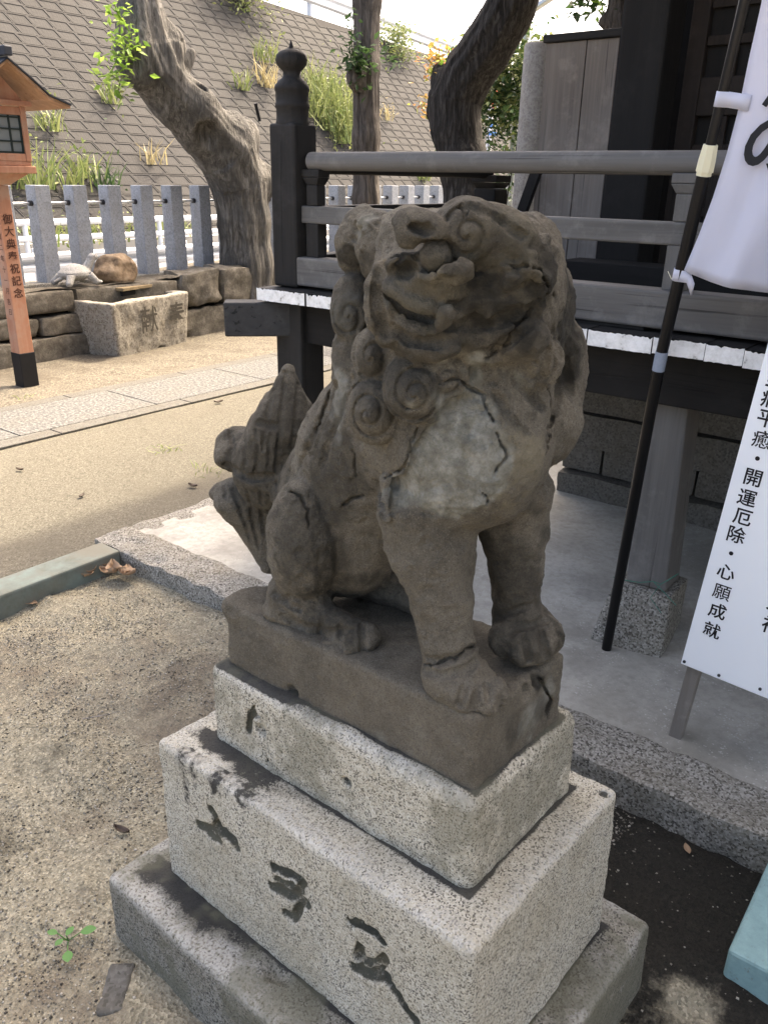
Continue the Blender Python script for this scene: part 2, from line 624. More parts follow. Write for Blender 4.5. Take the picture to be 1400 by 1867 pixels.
M['sand'] = soil('sand', (.098, .09, .069), (.118, .108, .085), (.086, .077, .059), 150, .6, .003, True).m
M['sand_rough'] = soil('sand_rough', (.1, .088, .068), (.15, .133, .105), (.072, .061, .046), 90, .7, .012).m
M['court'] = soil('bounce_gravel', (.4, .37, .32), (.5, .465, .4), (.34, .31, .27), 120, .5, .008).m  # kept pale so the added court throws sunlight back at the shaded faces
m = soil('bed_soil', (.2, .182, .132), (.262, .238, .176), (.12, .1, .075), 170, .85, .006)
# the strip between pedestal, kerb and the right edging is damp black earth
M['bed'] = m.m
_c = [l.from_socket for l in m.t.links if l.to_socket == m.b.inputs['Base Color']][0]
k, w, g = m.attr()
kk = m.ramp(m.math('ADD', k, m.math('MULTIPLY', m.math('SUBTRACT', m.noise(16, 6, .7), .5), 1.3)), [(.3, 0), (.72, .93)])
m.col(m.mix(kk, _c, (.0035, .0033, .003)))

m = NT('concrete_apron')
c = m.ramp(m.noise(2.2, 6, .6), [(.3, (.245, .235, .2)), (.5, (.385, .37, .325)), (.72, (.49, .475, .43))])
c = m.mix(m.ramp(m.noise(38, 5, .7), [(.45, 0), (.75, .5)]), c, (.17, .165, .145))
sp1 = m.voro(210, out='Color'); sep = m.n('SeparateColor'); m.l(sp1, sep.inputs[0])
c = m.mix(m.math('MULTIPLY', m.ramp(sep.outputs[0], [(.93, 0), (.95, 1)]), m.ramp(m.noise(9), [(.45, 0), (.6, .8)])), c, (.5, .49, .45))
c = m.mix(m.ramp(m.noise(.9, 6, .7, None, 1.5), [(.5, 0), (.6, .45)]), c, (.2, .19, .165))
m.col(c); m.bump(m.noise(60, 6, .7), .5, .006); m.rough(.85)
M['concrete'] = m.m

m = NT('path_stone')
v = m.noise(48, 5, .7)
c = m.ramp(v, [(.4, (.055, .055, .052)), (.5, (.092, .092, .088)), (.58, (.16, .16, .155))])
c = m.mix(m.ramp(m.noise(3, 4), [(.45, 0), (.7, .3)]), c, (.1, .09, .07))
m.col(c); m.bump(v, .6, .006)
M['path'] = m.m
M['path_edge'] = granite('path_edge', (.1, .096, .086), (.125, .12, .108), (.065, .062, .054), 130, False, .4)

# timber, each along its own axis
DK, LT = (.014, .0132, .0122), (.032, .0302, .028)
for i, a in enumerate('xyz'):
    M['wood_' + a] = wood('old_timber_' + a, i, DK, LT)
    M['grey_' + a] = wood('weathered_timber_' + a, i, (.095, .091, .084), (.18, .173, .162), weather=(.155, .15, .142))
    M['dark_' + a] = wood('dark_timber_' + a, i, (.008, .0075, .007), (.017, .0155, .014))  # the darkest of the timber tones
M['board'] = wood('screen_board', 2, (.14, .118, .1), (.24, .208, .178), weather=(.205, .19, .172))
M['lattice'] = wood('lattice_timber', 2, (.02, .015, .012), (.036, .028, .023))
M['diag'] = wood('corner_beam', 0, (.035, .035, .034), (.062, .061, .059), scale=.8)
M['tan_wood'] = wood('tan_wood', 1, (.2, .15, .085), (.32, .25, .15))
m = NT('white_board_end')
n = m.noise(28, 5, .7)
c = m.ramp(n, [(.33, (.3, .28, .25)), (.41, (.7, .69, .65)), (.6, (.86, .85, .82))])
m.col(c); m.bump(n, .4, .004)
M['white_end'] = m.m
m = NT('vermilion_timber')
v = m.vec((30, 30, 1.6))
n = m.noise(1, 5, .6, v)
c = m.ramp(n, [(.3, (.36, .165, .1)), (.7, (.46, .235, .15))])
c = m.mix(m.ramp(m.noise(6, 5, .6), [(.46, 0), (.68, .7)]), c, (.44, .3, .22))
m.col(c); m.rough(.6); m.bump(n, .15, .003)
M['vermilion'] = m.m
M['tar'] = plain('black_paint', (.012, .012, .013), .6)
M['lantern_frame'] = plain('dark_green_frame', (.02, .03, .028), .5)
M['paper'] = plain('lantern_pane', (.2, .22, .22), .35, 0, .2, 8)
M['roof_metal'] = plain('blue_grey_roof', (.03, .035, .045), .45)
M['eave'] = wood('eave_board', 1, (.34, .19, .1), (.5, .31, .19), scale=.8)
M['ink'] = plain('ink', (.012, .012, .014), .55, 0, .1)
M['carved'] = plain('dark_carving', (.045, .04, .032), .95, 0, .3, 60)
M['ink_faded'] = plain('faded_ink', (.075, .03, .02), .6, 0, .2)
M['white_panel'] = plain('white_panel', (.84, .875, .9), .45, 0, .015, 3)
M['black_pole'] = plain('black_pole', (.0045, .0048, .0055), .35)
M['cream'] = plain('cream_plastic', (.74, .7, .5), .4, 0, .04)
M['tape'] = plain('grey_tape', (.25, .29, .35), .35, 0, .25, 60)
M['stake'] = wood('stake_wood', 2, (.17, .155, .135), (.29, .265, .235))
M['nail'] = plain('nail', (.06, .06, .065), .5, .5)
M['steel'] = plain('galvanised_steel', (.55, .57, .59), .38, .6)
M['white_rail'] = plain('white_rail', (.62, .64, .66), .4, .1, .06)
M['dark_steel'] = plain('dark_steel', (.05, .05, .055), .5, .5)
M['asphalt'] = plain('asphalt', (.17, .17, .175), .9, 0, .15, 40)
M['wall_stone'] = None
m = NT('wall_stone')
n = m.noise(11, 6, .65); n2 = m.noise(60, 5, .7)
c = m.ramp(n, [(.3, (.075, .067, .055)), (.5, (.14, .125, .1)), (.68, (.24, .22, .185))])
c = m.mix(m.ramp(n2, [(.4, 0), (.7, .6)]), c, (.06, .055, .045))
m.col(c); m.bump(n2, .7, .015)
M['wall_stone'] = m.m
M['turtle'] = granite('turtle_stone', (.3, .3, .29), (.36, .36, .35), (.2, .2, .2), 160, False, .2)
m = NT('brown_rock')
n = m.noise(14, 6, .65)
c = m.ramp(n, [(.35, (.085, .06, .04)), (.5, (.2, .145, .095)), (.7, (.3, .235, .165))])
m.col(c); m.bump(n, .6, .02)
M['rock'] = m.m
M['block'] = None
m = NT('embankment_block')
info = m.n('ObjectInfo')
n = m.noise(2.6, 6, .65); n2 = m.noise(25, 4)
c = m.ramp(n, [(.3, (.026, .025, .0238)), (.55, (.036, .035, .0335)), (.75, (.046, .0445, .0428))])
c = m.mix(m.ramp(n2, [(.4, 0), (.7, .4)]), c, (.055, .048, .04))
c = m.mix(m.ramp(m.noise(.5, 6, .7), [(.48, 0), (.68, .6)]), c, (.045, .044, .036))
c = m.mix(.4, c, m.ramp(info.outputs['Random'], [(0, (.029, .028, .0266)), (1, (.044, .0425, .041))]))
m.col(c)
m.bump(n2, .4, .02)
M['block'] = m.m
M['block_bed'] = plain('embankment_joint', (.032, .03, .028), .95, 0, .3, 6)
def bark(name, lo, mid, hi, vs, bumpd=.05, patches=None):
    m = NT(name)
    v = m.vec((vs, vs, vs * .16))
    n = m.noise(1, 7, .68, v, .6)
    big = m.noise(3.5, 5, .6)
    c = m.ramp(n, [(.32, lo), (.5, mid), (.68, hi)])
    if patches: c = m.mix(m.ramp(big, [(.46, 0), (.6, .75)]), c, patches)
    m.col(c); m.bump(n, 1, bumpd); m.rough(.95)
    return m.m
M['bark_pale'] = bark('pale_bark', (.05, .047, .042), (.15, .142, .128), (.27, .26, .24), 30, .07, (.085, .083, .078))
M['bark_mid'] = bark('grey_brown_bark', (.035, .03, .026), (.085, .074, .064), (.15, .132, .115), 26)
M['bark_dark'] = bark('dark_bark', (.012, .011, .01), (.032, .029, .026), (.09, .084, .078), 30, .06)
M['bark_cut'] = plain('cut_wood', (.19, .185, .175), .9, 0, .35, 18)
def leafmat(name, c, c2, trans=.35):
    m = NT(name)
    geo = m.n('NewGeometry')
    col = m.mix(geo.outputs['Random Per Island'], c, c2)
    m.col(col); m.rough(.5)
    tr = m.n('BsdfTranslucent'); m.l(col, tr.inputs[0])
    mx = m.n('MixShader'); mx.inputs[0].default_value = trans
    out = m.t.nodes['Material Output']
    m.l(m.b.outputs[0], mx.inputs[1]); m.l(tr.outputs[0], mx.inputs[2]); m.l(mx.outputs[0], out.inputs[0])
    return m.m
M['leaf_fresh'] = leafmat('fresh_leaf', (.14, .26, .04), (.3, .42, .09), .5)
M['leaf_dark'] = leafmat('dark_leaf', (.025, .055, .02), (.06, .11, .035))
M['leaf_red'] = leafmat('red_tinged_leaf', (.42, .17, .07), (.26, .32, .07), .45)
M['weed'] = leafmat('weed_leaf', (.12, .17, .05), (.25, .27, .11), .3)
M['straw'] = leafmat('straw', (.28, .23, .12), (.42, .36, .2), .3)
M['dry_leaf'] = leafmat('dry_leaf', (.2, .12, .07), (.4, .28, .18), .1)
M['brown_leaf'] = leafmat('brown_leaf', (.035, .025, .018), (.06, .04, .028), .05)
M['seedling'] = leafmat('seedling_leaf', (.08, .19, .05), (.12, .27, .08), .3)
m = NT('turquoise_paint')
n = m.noise(9, 6, .7)
c = m.ramp(n, [(.3, (.1, .11, .09)), (.5, (.15, .175, .15)), (.72, (.18, .235, .21))])
c = m.mix(m.ramp(m.noise(3, 5, .7), [(.45, 0), (.62, .85)]), c, (.16, .15, .115))
m.col(c); m.bump(n, .3, .004); m.rough(.6)
M['turq_worn'] = m.m
m = NT('pale_turquoise_paint')
n = m.noise(22, 6, .75)
c = m.ramp(n, [(.3, (.13, .18, .17)), (.42, (.2, .32, .315)), (.65, (.25, .39, .385))])
c = m.mix(m.ramp(m.noise(60, 5, .8), [(.6, 0), (.7, .8)]), c, (.16, .15, .12))
m.col(c); m.bump(n, .3, .003); m.rough(.6)
M['turq'] = m.m
m = NT('banner_cloth')
wv = m.noise(500, 2)
col = (.76, .77, .86)
m.col(col); m.rough(.8)
tr = m.n('BsdfTranslucent'); tr.inputs[0].default_value = (*col, 1)
mx = m.n('MixShader'); mx.inputs[0].default_value = .35
m.l(m.b.outputs[0], mx.inputs[1]); m.l(tr.outputs[0], mx.inputs[2]); m.l(mx.outputs[0], m.t.nodes['Material Output'].inputs[0])
m.bump(wv, .1, .001)
M['cloth'] = m.m
M['blue_sign'] = plain('blue_sign', (.03, .16, .5), .4)
M['white_sign'] = plain('white_sign', (.75, .75, .75), .4)
M['red_sign'] = plain('orange_red_sign', (.6, .12, .06), .4)
M['concrete_light'] = plain('pale_concrete', (.36, .35, .33), .9, 0, .2, 5)
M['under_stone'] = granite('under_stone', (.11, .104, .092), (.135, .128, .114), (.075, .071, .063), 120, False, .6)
M['water'] = plain('dark_water', (.03, .035, .03), .08)
M['wire'] = plain('green_wire', (.05, .16, .12), .5)
M['roof_tile'] = plain('roof_tile', (.09, .09, .095), .6)
M['green_gravel'] = plain('moss', (.06, .08, .03), .9)
STATUE_H = .0025
DIAG_LEN, ROOF_Y = .30, 1.75

# ------------------------------------------------------------------ helpers for rough stone, text, leaves
def rough_hexa(corners, n, r, amp, seed, scale=.15):
    """a rough stone filling eight corners (bottom 4, top 4), rounded by r (fraction), its faces uneven"""
    c = np.array(corners, float)
    V, Q, key = [], [], {}
    n = [n] * 3 if not hasattr(n, '__len__') else n
    def vid(i, j, k):
        t = (i, j, k)
        if t not in key:
            key[t] = len(V)
            V.append((i / n[0], j / n[1], k / n[2]))
        return key[t]
    for a in range(3):
        b, d = (a + 1) % 3, (a + 2) % 3
        for side in (0, n[a]):
            for p in range(n[b]):
                for q in range(n[d]):
                    quad = []
                    for dp, dq in ((0, 0), (1, 0), (1, 1), (0, 1)):
                        t = [0, 0, 0]; t[a] = side; t[b] = p + dp; t[d] = q + dq
                        quad.append(vid(*t))
                    Q.append(quad if side else quad[::-1])
    U = np.array(V)
    dims = np.array([np.linalg.norm(c[1] - c[0]), np.linalg.norm(c[3] - c[0]), np.linalg.norm(c[4] - c[0])])
    rr = np.minimum(r / dims, .45)
    inner = np.clip(U, rr, 1 - rr)
    dv = (U - inner) / rr
    ln = np.linalg.norm(dv, axis=1, keepdims=True)
    U = inner + np.where(ln > 0, dv / np.maximum(ln, 1e-9), 0) * rr
    u, v, w = U[:, :1], U[:, 1:2], U[:, 2:]
    P = ((c[0] * (1 - u) + c[1] * u) * (1 - v) + (c[3] * (1 - u) + c[2] * u) * v) * (1 - w) + ((c[4] * (1 - u) + c[5] * u) * (1 - v) + (c[7] * (1 - u) + c[6] * u) * v) * w
    P = P + amp * np.stack([fbm(P, scale, 3, seed), fbm(P, scale, 3, seed + 50), fbm(P, scale, 3, seed + 90)], 1)
    return P, np.array(Q)
def boxc(lo, hi):
    x0, y0, z0 = lo; x1, y1, z1 = hi
    return [(x0, y0, z0), (x1, y0, z0), (x1, y1, z0), (x0, y1, z0), (x0, y0, z1), (x1, y0, z1), (x1, y1, z1), (x0, y1, z1)]
def rough_part(name, corners, mat, parent, n=6, r=.02, amp=.008, seed=0, scale=.15):
    P, Q = rough_hexa(corners, n, r, amp, seed, scale)
    off = OFF.get(parent.name, np.zeros(3)) if parent is not None else np.zeros(3)
    o = link_mesh(name, np_mesh(name, P - off, Q), mat, parent, smooth=45)
    OFF[o.name] = off
    return o
FONT_CACHE = {}
def glyph(ch, bold=0.0):
    if (ch, bold) in FONT_CACHE: return FONT_CACHE[(ch, bold)]
    cu = bpy.data.curves.new('glyph', 'FONT')
    cu.body = ch
    cu.align_x = 'CENTER'
    cu.size = 1.0
    cu.offset = bold
    cu.resolution_u = 4
    cu.extrude = .02
    o = bpy.data.objects.new('glyph', cu)
    COL.objects.link(o)
    dg = bpy.context.evaluated_depsgraph_get()
    me = bpy.data.meshes.new_from_object(o.evaluated_get(dg))
    V = np.zeros(len(me.vertices) * 3, np.float32)
    me.vertices.foreach_get('co', V)
    V = V.reshape(-1, 3)
    F = [tuple(p.vertices) for p in me.polygons]
    bpy.data.objects.remove(o); bpy.data.meshes.remove(me); bpy.data.curves.remove(cu)
    if len(V):
        V[:, :2] -= (V[:, :2].max(0) + V[:, :2].min(0)) / 2
    FONT_CACHE[(ch, bold)] = (V, F)
    return V, F
def write(name, chars, places, right, up, size, mat, parent, bold=.0, sx=1.0, depth=.02):
    """one lettering part: each character centred at its place"""
    right, up = np.array(right, float), np.array(up, float)
    right /= np.linalg.norm(right); up /= np.linalg.norm(up)
    nrm = np.cross(right, up)
    o = None
    for ch, p in zip(chars, places):
        V, F = glyph(ch, min(bold, .006) if ch in '癒願献' else bold)
        if not len(V): continue
        o = MB().add([np.array(p) + (v[0] * right * sx + v[1] * up) * size * .92 + nrm * v[2] * depth for v in V], F).build(name, mat, parent)
    return o
def leaves(mb, c, n, spread, size, rs, droop=.2, flat=1.0):
    """n pointed folded leaves scattered round c"""
    for _ in range(n):
        p = np.array(c) + rs.normal(0, 1, 3) * np.array(spread) * .5
        d = rs.normal(0, 1, 3); d[2] = d[2] * .6 - droop; d /= np.linalg.norm(d)
        s = np.cross(d, rs.normal(0, 1, 3) + np.array([0, 0, 2.0])); s /= np.linalg.norm(s)
        nn = np.cross(s, d)
        L = size * rs.uniform(.6, 1.25); w = L * .24 * flat
        mb.add([p, p + d * L * .45 + s * w + nn * L * .08, p + d * L, p + d * L * .45 - s * w + nn * L * .08, p + d * L * .5], [(0, 4, 1), (1, 4, 2), (2, 4, 3), (3, 4, 0)])
def blades(mb, c, n, h, spread, rs, lean=.4, w=.012):
    for _ in range(n):
        p = np.array(c) + np.array([rs.normal(0, spread), rs.normal(0, spread), 0])
        d = np.array([rs.normal(0, lean), rs.normal(0, lean), 1.0])
        hh = h * rs.uniform(.45, 1.1)
        a = rs.uniform(0, math.pi)
        s = np.array([math.cos(a), math.sin(a), 0]) * w * rs.uniform(.6, 1.3)
        m_ = p + d * hh * .55
        t = p + d * hh + np.array([d[0], d[1], -.25]) * hh * .3
        mb.add([p - s, p + s, m_ + s * .8, m_ - s * .8, t], [(0, 1, 2, 3), (3, 2, 4)])

# ------------------------------------------------------------------ ground
def sheet(name, x0, x1, y0, y1, z, nx, ny, amp, scale, mat, seed=0, zf=None, colf=None):
    X, Y = np.meshgrid(np.linspace(x0, x1, nx), np.linspace(y0, y1, ny), indexing='ij')
    P = np.stack([X.ravel(), Y.ravel(), np.full(X.size, z)], 1)
    P[:, 2] += amp * fbm(P, scale, 4, seed)
    if zf is not None: P[:, 2] += zf(P)
    i, j = np.meshgrid(np.arange(nx - 1), np.arange(ny - 1), indexing='ij')
    a = (i * ny + j).ravel()
    Q = np.stack([a, a + ny, a + ny + 1, a + 1], 1)
    o = link_mesh(name, np_mesh(name, P, Q, None if colf is None else colf(P)), mat, smooth=180)
    return tag(o, kind='structure')
MB().add([(-400, -400, -.05), (400, -400, -.05), (400, 400, -.05), (-400, 400, -.05)], [(0, 1, 2, 3)]).build_structure('ground', M['sand_rough'])
sheet('sand_court', -4.72, -2.92, -6, 16, 0.004, 60, 300, .004, .5, M['sand'], 1)
sheet('sand_margin', -7.1, -5.53, -6, 16, 0.006, 80, 420, .012, .22, M['sand_rough'], 2)
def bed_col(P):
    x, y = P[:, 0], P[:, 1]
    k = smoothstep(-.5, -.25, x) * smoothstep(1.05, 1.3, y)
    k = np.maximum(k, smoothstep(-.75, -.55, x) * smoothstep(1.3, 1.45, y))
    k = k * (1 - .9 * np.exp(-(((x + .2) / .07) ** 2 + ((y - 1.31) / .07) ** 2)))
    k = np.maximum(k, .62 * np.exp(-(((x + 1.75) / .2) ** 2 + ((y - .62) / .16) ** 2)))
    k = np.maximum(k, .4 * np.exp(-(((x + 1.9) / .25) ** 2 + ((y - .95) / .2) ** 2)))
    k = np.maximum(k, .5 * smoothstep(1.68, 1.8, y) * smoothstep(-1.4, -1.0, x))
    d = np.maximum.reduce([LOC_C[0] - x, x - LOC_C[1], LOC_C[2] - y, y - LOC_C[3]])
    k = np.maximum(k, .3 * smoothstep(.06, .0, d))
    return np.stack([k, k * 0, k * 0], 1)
LOC_C = (-1.25, -.31, .67, 1.33)
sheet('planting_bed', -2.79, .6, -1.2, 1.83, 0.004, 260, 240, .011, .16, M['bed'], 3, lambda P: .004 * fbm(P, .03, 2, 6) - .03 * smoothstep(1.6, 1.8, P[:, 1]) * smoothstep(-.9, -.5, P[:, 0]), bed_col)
sheet('added_gravel_court', -2.7, 9, -14, -1.19, .01, 60, 60, .01, .4, M['court'], 9)  # unseen court added behind the camera to bounce light onto -Y faces
# loose grit lying on the bed
def grit(name, n, region, smin, smax, mat, seed, dens=None):
    rs = np.random.RandomState(seed)
    base = np.array([[1, 0, 0], [-1, 0, 0], [0, 1, 0], [0, -1, 0], [0, 0, 1], [0, 0, -1]], float)
    F = np.array([[0, 2, 4], [2, 1, 4], [1, 3, 4], [3, 0, 4], [2, 0, 5], [1, 2, 5], [3, 1, 5], [0, 3, 5]])
    x = rs.uniform(region[0], region[1], n); y = rs.uniform(region[2], region[3], n)
    keep = ~((x > LOC_C[0]) & (x < LOC_C[1]) & (y > LOC_C[2]) & (y < LOC_C[3]))
    if dens is not None: keep &= rs.uniform(0, 1, n) < dens(x, y)
    x, y = x[keep], y[keep]; n = len(x)
    s = rs.uniform(smin, smax, n) * rs.uniform(.6, 1, n)
    R = rs.uniform(.55, 1.3, (n, 6, 1))
    V = base[None] * R * s[:, None, None]
    V[:, :, 2] *= .7
    a = rs.uniform(0, 6.28, n)
    V = np.stack([V[:, :, 0] * np.cos(a)[:, None] - V[:, :, 1] * np.sin(a)[:, None], V[:, :, 0] * np.sin(a)[:, None] + V[:, :, 1] * np.cos(a)[:, None], V[:, :, 2]], 2)
    P0 = np.stack([x, y, np.full(n, .004)], 1)
    P0[:, 2] += .011 * fbm(P0, .16, 4, 3) + .004 * fbm(P0, .03, 2, 6) + s * .25 - .03 * smoothstep(1.6, 1.8, y) * smoothstep(-.9, -.5, x)
    V += P0[:, None, :]
    Q = (F[None] + 6 * np.arange(n)[:, None, None]).reshape(-1, 3)
    o = link_mesh(name, np_mesh(name, V.reshape(-1, 3), Q), mat)
    return tag(o, kind='stuff', label='loose pale grit scattered over the planting bed' if 'grit' in name else None)
m = NT('grit')
geo = m.n('NewGeometry')
m.col(m.ramp(geo.outputs['Random Per Island'], [(0, (.035, .031, .025)), (.3, (.11, .1, .08)), (.7, (.23, .212, .172)), (1, (.4, .375, .32))]))
M['grit'] = m.m
grit('grit', 60000, (-2.78, -.1, .2, 1.8), .0018, .0050, M['grit'], 5, lambda x, y: np.where((x > -.5) & (y > 1.1), .05, .5 + .5 * np.sin(x * 9 + y * 7) * np.sin(y * 11 - x * 4)))

ap = sheet('concrete_apron', -2.92, 8, 1.955, 12, .0745, 60, 60, .002, .5, M['concrete'], 4)
# kerb: long rough dressed stones
kb = MB().box((-2.97, 1.83, -.1), (3, 1.95, .03)).build_structure('kerb', M['granite_kerb'])
xs = [-2.985, -1.45, .42, 1.6, 2.6]
for i in range(4):
    rough_part('kerb_stone', boxc((xs[i] + .004, 1.795, -.12), (xs[i + 1] - .004, 1.99, .084)), M['granite_kerb'], kb, (60, 14, 10), .012, .010, 10 + i, .07)
ys = [1.99, 2.9, 3.9, 5.2, 6.5]
for i in range(4):
    rough_part('kerb_stone', boxc((-3.0, ys[i] + .004, -.1), (-2.85, ys[i + 1] - .006, .074)), M['granite_kerb'], kb, (6, 24, 6), .02, .008, 20 + i, .09)
# the stone path across the court
pth = MB().box((-5.57, -6, -.05), (-4.67, 16, -.008)).build_structure('path', M['path_edge'])
jy = [-3.2, -2.1, -1.0, .35, 1.42, 2.5, 3.55, 4.62, 5.7, 6.8, 8.0]
for i in range(len(jy) - 1):
    MB().box((-5.44, jy[i] + .004, -.03), (-4.83, jy[i + 1] - .004, .02)).build('paving_slab', M['path'], pth, bevel=.004)
    MB().box((-4.824, jy[i] + .2 + .004, -.03), (-4.69, jy[i + 1] + .2 - .004, .019)).build('border_slab', M['path_edge'], pth, bevel=.004)
    MB().box((-5.565, jy[i] - .3 + .004, -.03), (-5.446, jy[i + 1] - .3 - .004, .019)).build('border_slab', M['path_edge'], pth, bevel=.004)

# ------------------------------------------------------------------ terrace, retaining wall, road, embankment
sheet('terrace', -7.62, -6.86, -3, 16, .60, 30, 240, .02, .25, M['sand_rough'], 8, lambda P: .06 * smoothstep(5, 6.5, P[:, 1]))
MB().box((-7.6, -3, -.05), (-6.98, 16, .56)).build_structure('terrace_fill', M['block_bed'])
rw = thing('retaining_wall', (-6.9, 4, 0), 'low retaining wall of rough dark stones behind the water basin', 'wall')
def wstone(y0, y1, z0, z1, seed, amp=.018, dx=0, n=7):
    rough_part('stone', boxc((-7.12, y0, z0), (-6.84 + dx, y1, z1)), M['wall_stone'], rw, n, .035, amp, seed, .16)
yy = 1.6
for k, (a, b) in enumerate(((1.6, 2.6), (2.62, 3.62), (3.64, 4.5), (4.52, 5.4))): wstone(a, b, -.1, .2, 30 + k, .012, .03)
for k, (a, b) in enumerate(((1.6, 2.45), (2.47, 3.3), (3.32, 3.86), (3.9, 4.62), (4.64, 5.4))): wstone(a, b, .205, .385, 40 + k, .02)
for k, (a, b) in enumerate(((1.6, 2.9), (2.92, 4.25), (4.27, 5.42))): wstone(a, b, .4, .60, 50 + k, .012, .0)
for k, (a, b, c, d) in enumerate(((5.44, 5.95, .3, .66), (5.97, 6.6, .28, .67), (6.62, 7.4, .3, .66), (7.42, 8.5, .28, .66), (8.52, 9.6, .3, .66), (9.62, 11, .3, .66), (5.44, 6.3, -.1, .29), (6.32, 7.2, -.1, .28), (7.22, 8.6, -.1, .28), (8.62, 11, -.1, .28))): wstone(a, b, c, d, 60 + k, .03, .04, 8)

MB().add([(-12.7, -40, .15), (-7.62, -40, .15), (-7.62, 60, .15), (-12.7, 60, .15)], [(0, 1, 2, 3)]).build_structure('road', M['asphalt'])
MB().box((-13.1, -40, -.05), (-12.7, 60, .52)).build_structure('road_kerb', M['concrete_light'])
FX, FZ, TX = -13.0, .5, -17.0
def ztop(y): return 5.66 - .07 * (y - 16.7)
SL = np.array([TX - FX, 0, 5.16]); SLn = np.linalg.norm(SL); SU = SL / SLn
NRM = np.array([SU[2], 0, -SU[0]])
mb = MB()
ysamp = np.linspace(-14, 60, 12)
rows = [[np.array([FX, y, FZ]) - NRM * .005 for y in ysamp], [np.array([FX, y, FZ]) + SU * (ztop(y) - FZ) / SU[2] - NRM * .005 for y in ysamp], [np.array([FX - 12, y, ztop(y) + .1]) + SU * (ztop(y) - FZ) / SU[2] * np.array([1, 0, 0]) for y in ysamp]]
mb.grid(rows)
emb = mb.build_structure('embankment', M['block_bed'])
# facing blocks: skewed panels with chamfered edges, proud of the joints
BW, BH, SK = .42, .225, .10
def block_pts(o, ex, eu, nn):
    """a skewed block: proud frame, sunk panel"""
    out = []
    for d, ix, iy in ((-.02, .002, .003), (.012, .002, .003), (.012, .03, .026), (.001, .038, .034)):
        for a, b in ((0, 0), (1, 0), (1, 1), (0, 1)):
            sx = ix if a == 0 else BW - ix
            ty = iy if b == 0 else BH - iy
            out.append(o + ex * (sx - SK * ty / BH) + eu * ty + nn * d)
    return out
BF = [(0, 1, 5, 4), (1, 2, 6, 5), (2, 3, 7, 6), (3, 0, 4, 7), (4, 5, 9, 8), (5, 6, 10, 9), (6, 7, 11, 10), (7, 4, 8, 11), (8, 9, 13, 12), (9, 10, 14, 13), (10, 11, 15, 14), (11, 8, 12, 15), (12, 13, 14, 15)]
EXV = np.array([0, 1.0, 0])
me_block = bpy.data.meshes.new('block')
me_block.from_pydata([tuple(p) for p in block_pts(np.zeros(3), EXV, SU, NRM)], [], BF)
me_block.materials.append(M['block'])
cand, rest = [], MB()
for rrow in range(29):
    for ccol in range(-16, 84):
        o = np.array([FX, 0, FZ]) + SU * (rrow * BH + .02) + EXV * (ccol * BW + .05 * (rrow % 2))
        mid = o + SU * BH * .5 + EXV * BW * .5
        if mid[2] > ztop(mid[1]) - .12: continue
        v = mid - EYE
        w = v @ FWD
        px, py = 700 + FPX * (v @ RGT) / w, 933.5 - FPX * (v @ UPV) / w
        vis = w > 0 and -60 < px < 960 and -60 < py < 460 and not (px < 0 or py < -20 or py > 400)
        cand.append((0 if vis else 1, w, o))
cand.sort(key=lambda t: (t[0], t[1]))
for i, (a, w, o) in enumerate(cand):
    if i < 298 and a == 0:
        b = bpy.data.objects.new('facing_block', me_block)
        COL.objects.link(b)
        b.parent = emb
        b.location = o + NRM * rnd.uniform(-.003, .005)
    else:
        rest.add(block_pts(o + NRM * rnd.uniform(-.003, .005), EXV, SU, NRM), BF)
o = rest.build('far_facing_blocks', M['block'], emb)
o['kind'] = 'stuff'

# ------------------------------------------------------------------ the shrine hall with its veranda
hall = thing('shrine_hall', (-.8, 4.0, 0), 'old dark timber shrine hall with railed veranda, white-painted board ends and side screen', 'building')
FZT = 1.148
# floor boards, ends painted white
x = -2.455
rb = random.Random(4)
while x < 1.6:
    w = rb.choice((.105, .15, .19, .2, .12))
    mb = MB()
    dz = rb.uniform(-.003, .002); dy = rb.uniform(-.006, .006)
    p = boxc((x + .0015, 2.325 + dy, FZT - .048 + dz), (x + w - .0015, 4.0, FZT + dz))
    mb.mat(0).add(p, [(3, 2, 1, 0), (4, 5, 6, 7), (1, 2, 6, 5), (2, 3, 7, 6), (3, 0, 4, 7)])
    n = max(6, int(w / .007))                    # the painted end, chipped along its top edge
    top = [(x + .0015 + (w - .003) * i / n, 2.324 + dy, FZT + dz - ((rb.uniform(.000, .003) + (rb.random() < .15) * rb.uniform(0, .006)) if 0 < i < n else 0)) for i in range(n + 1)]
    bot = [(q[0], q[1], FZT - .048 + dz + rb.uniform(0, .002)) for q in top]
    mb.mat(1)
    mb.grid([bot, top])
    mb.build('floor_board', [M['wood_y'], M['white_end']], hall)
    x += w
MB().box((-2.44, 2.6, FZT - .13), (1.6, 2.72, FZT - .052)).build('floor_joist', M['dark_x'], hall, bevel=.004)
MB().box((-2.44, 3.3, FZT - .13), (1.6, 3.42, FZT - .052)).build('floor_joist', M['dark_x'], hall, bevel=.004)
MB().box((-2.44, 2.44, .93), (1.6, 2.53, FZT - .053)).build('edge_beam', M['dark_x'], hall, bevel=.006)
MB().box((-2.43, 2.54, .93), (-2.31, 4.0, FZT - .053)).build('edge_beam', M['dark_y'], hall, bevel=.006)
dg = np.array([-1, -1, 0]) / math.sqrt(2)
c0 = np.array([-2.36, 2.47, 1.022])
MB().obox(c0 - dg * .25, c0 + dg * DIAG_LEN, .105, .135).build('corner_beam', M['diag'], hall, bevel=.007)
MB().box((-2.432, 2.405, .08), (-2.292, 2.545, FZT - .052)).build('veranda_post', M['wood_z'], hall, bevel=.008)
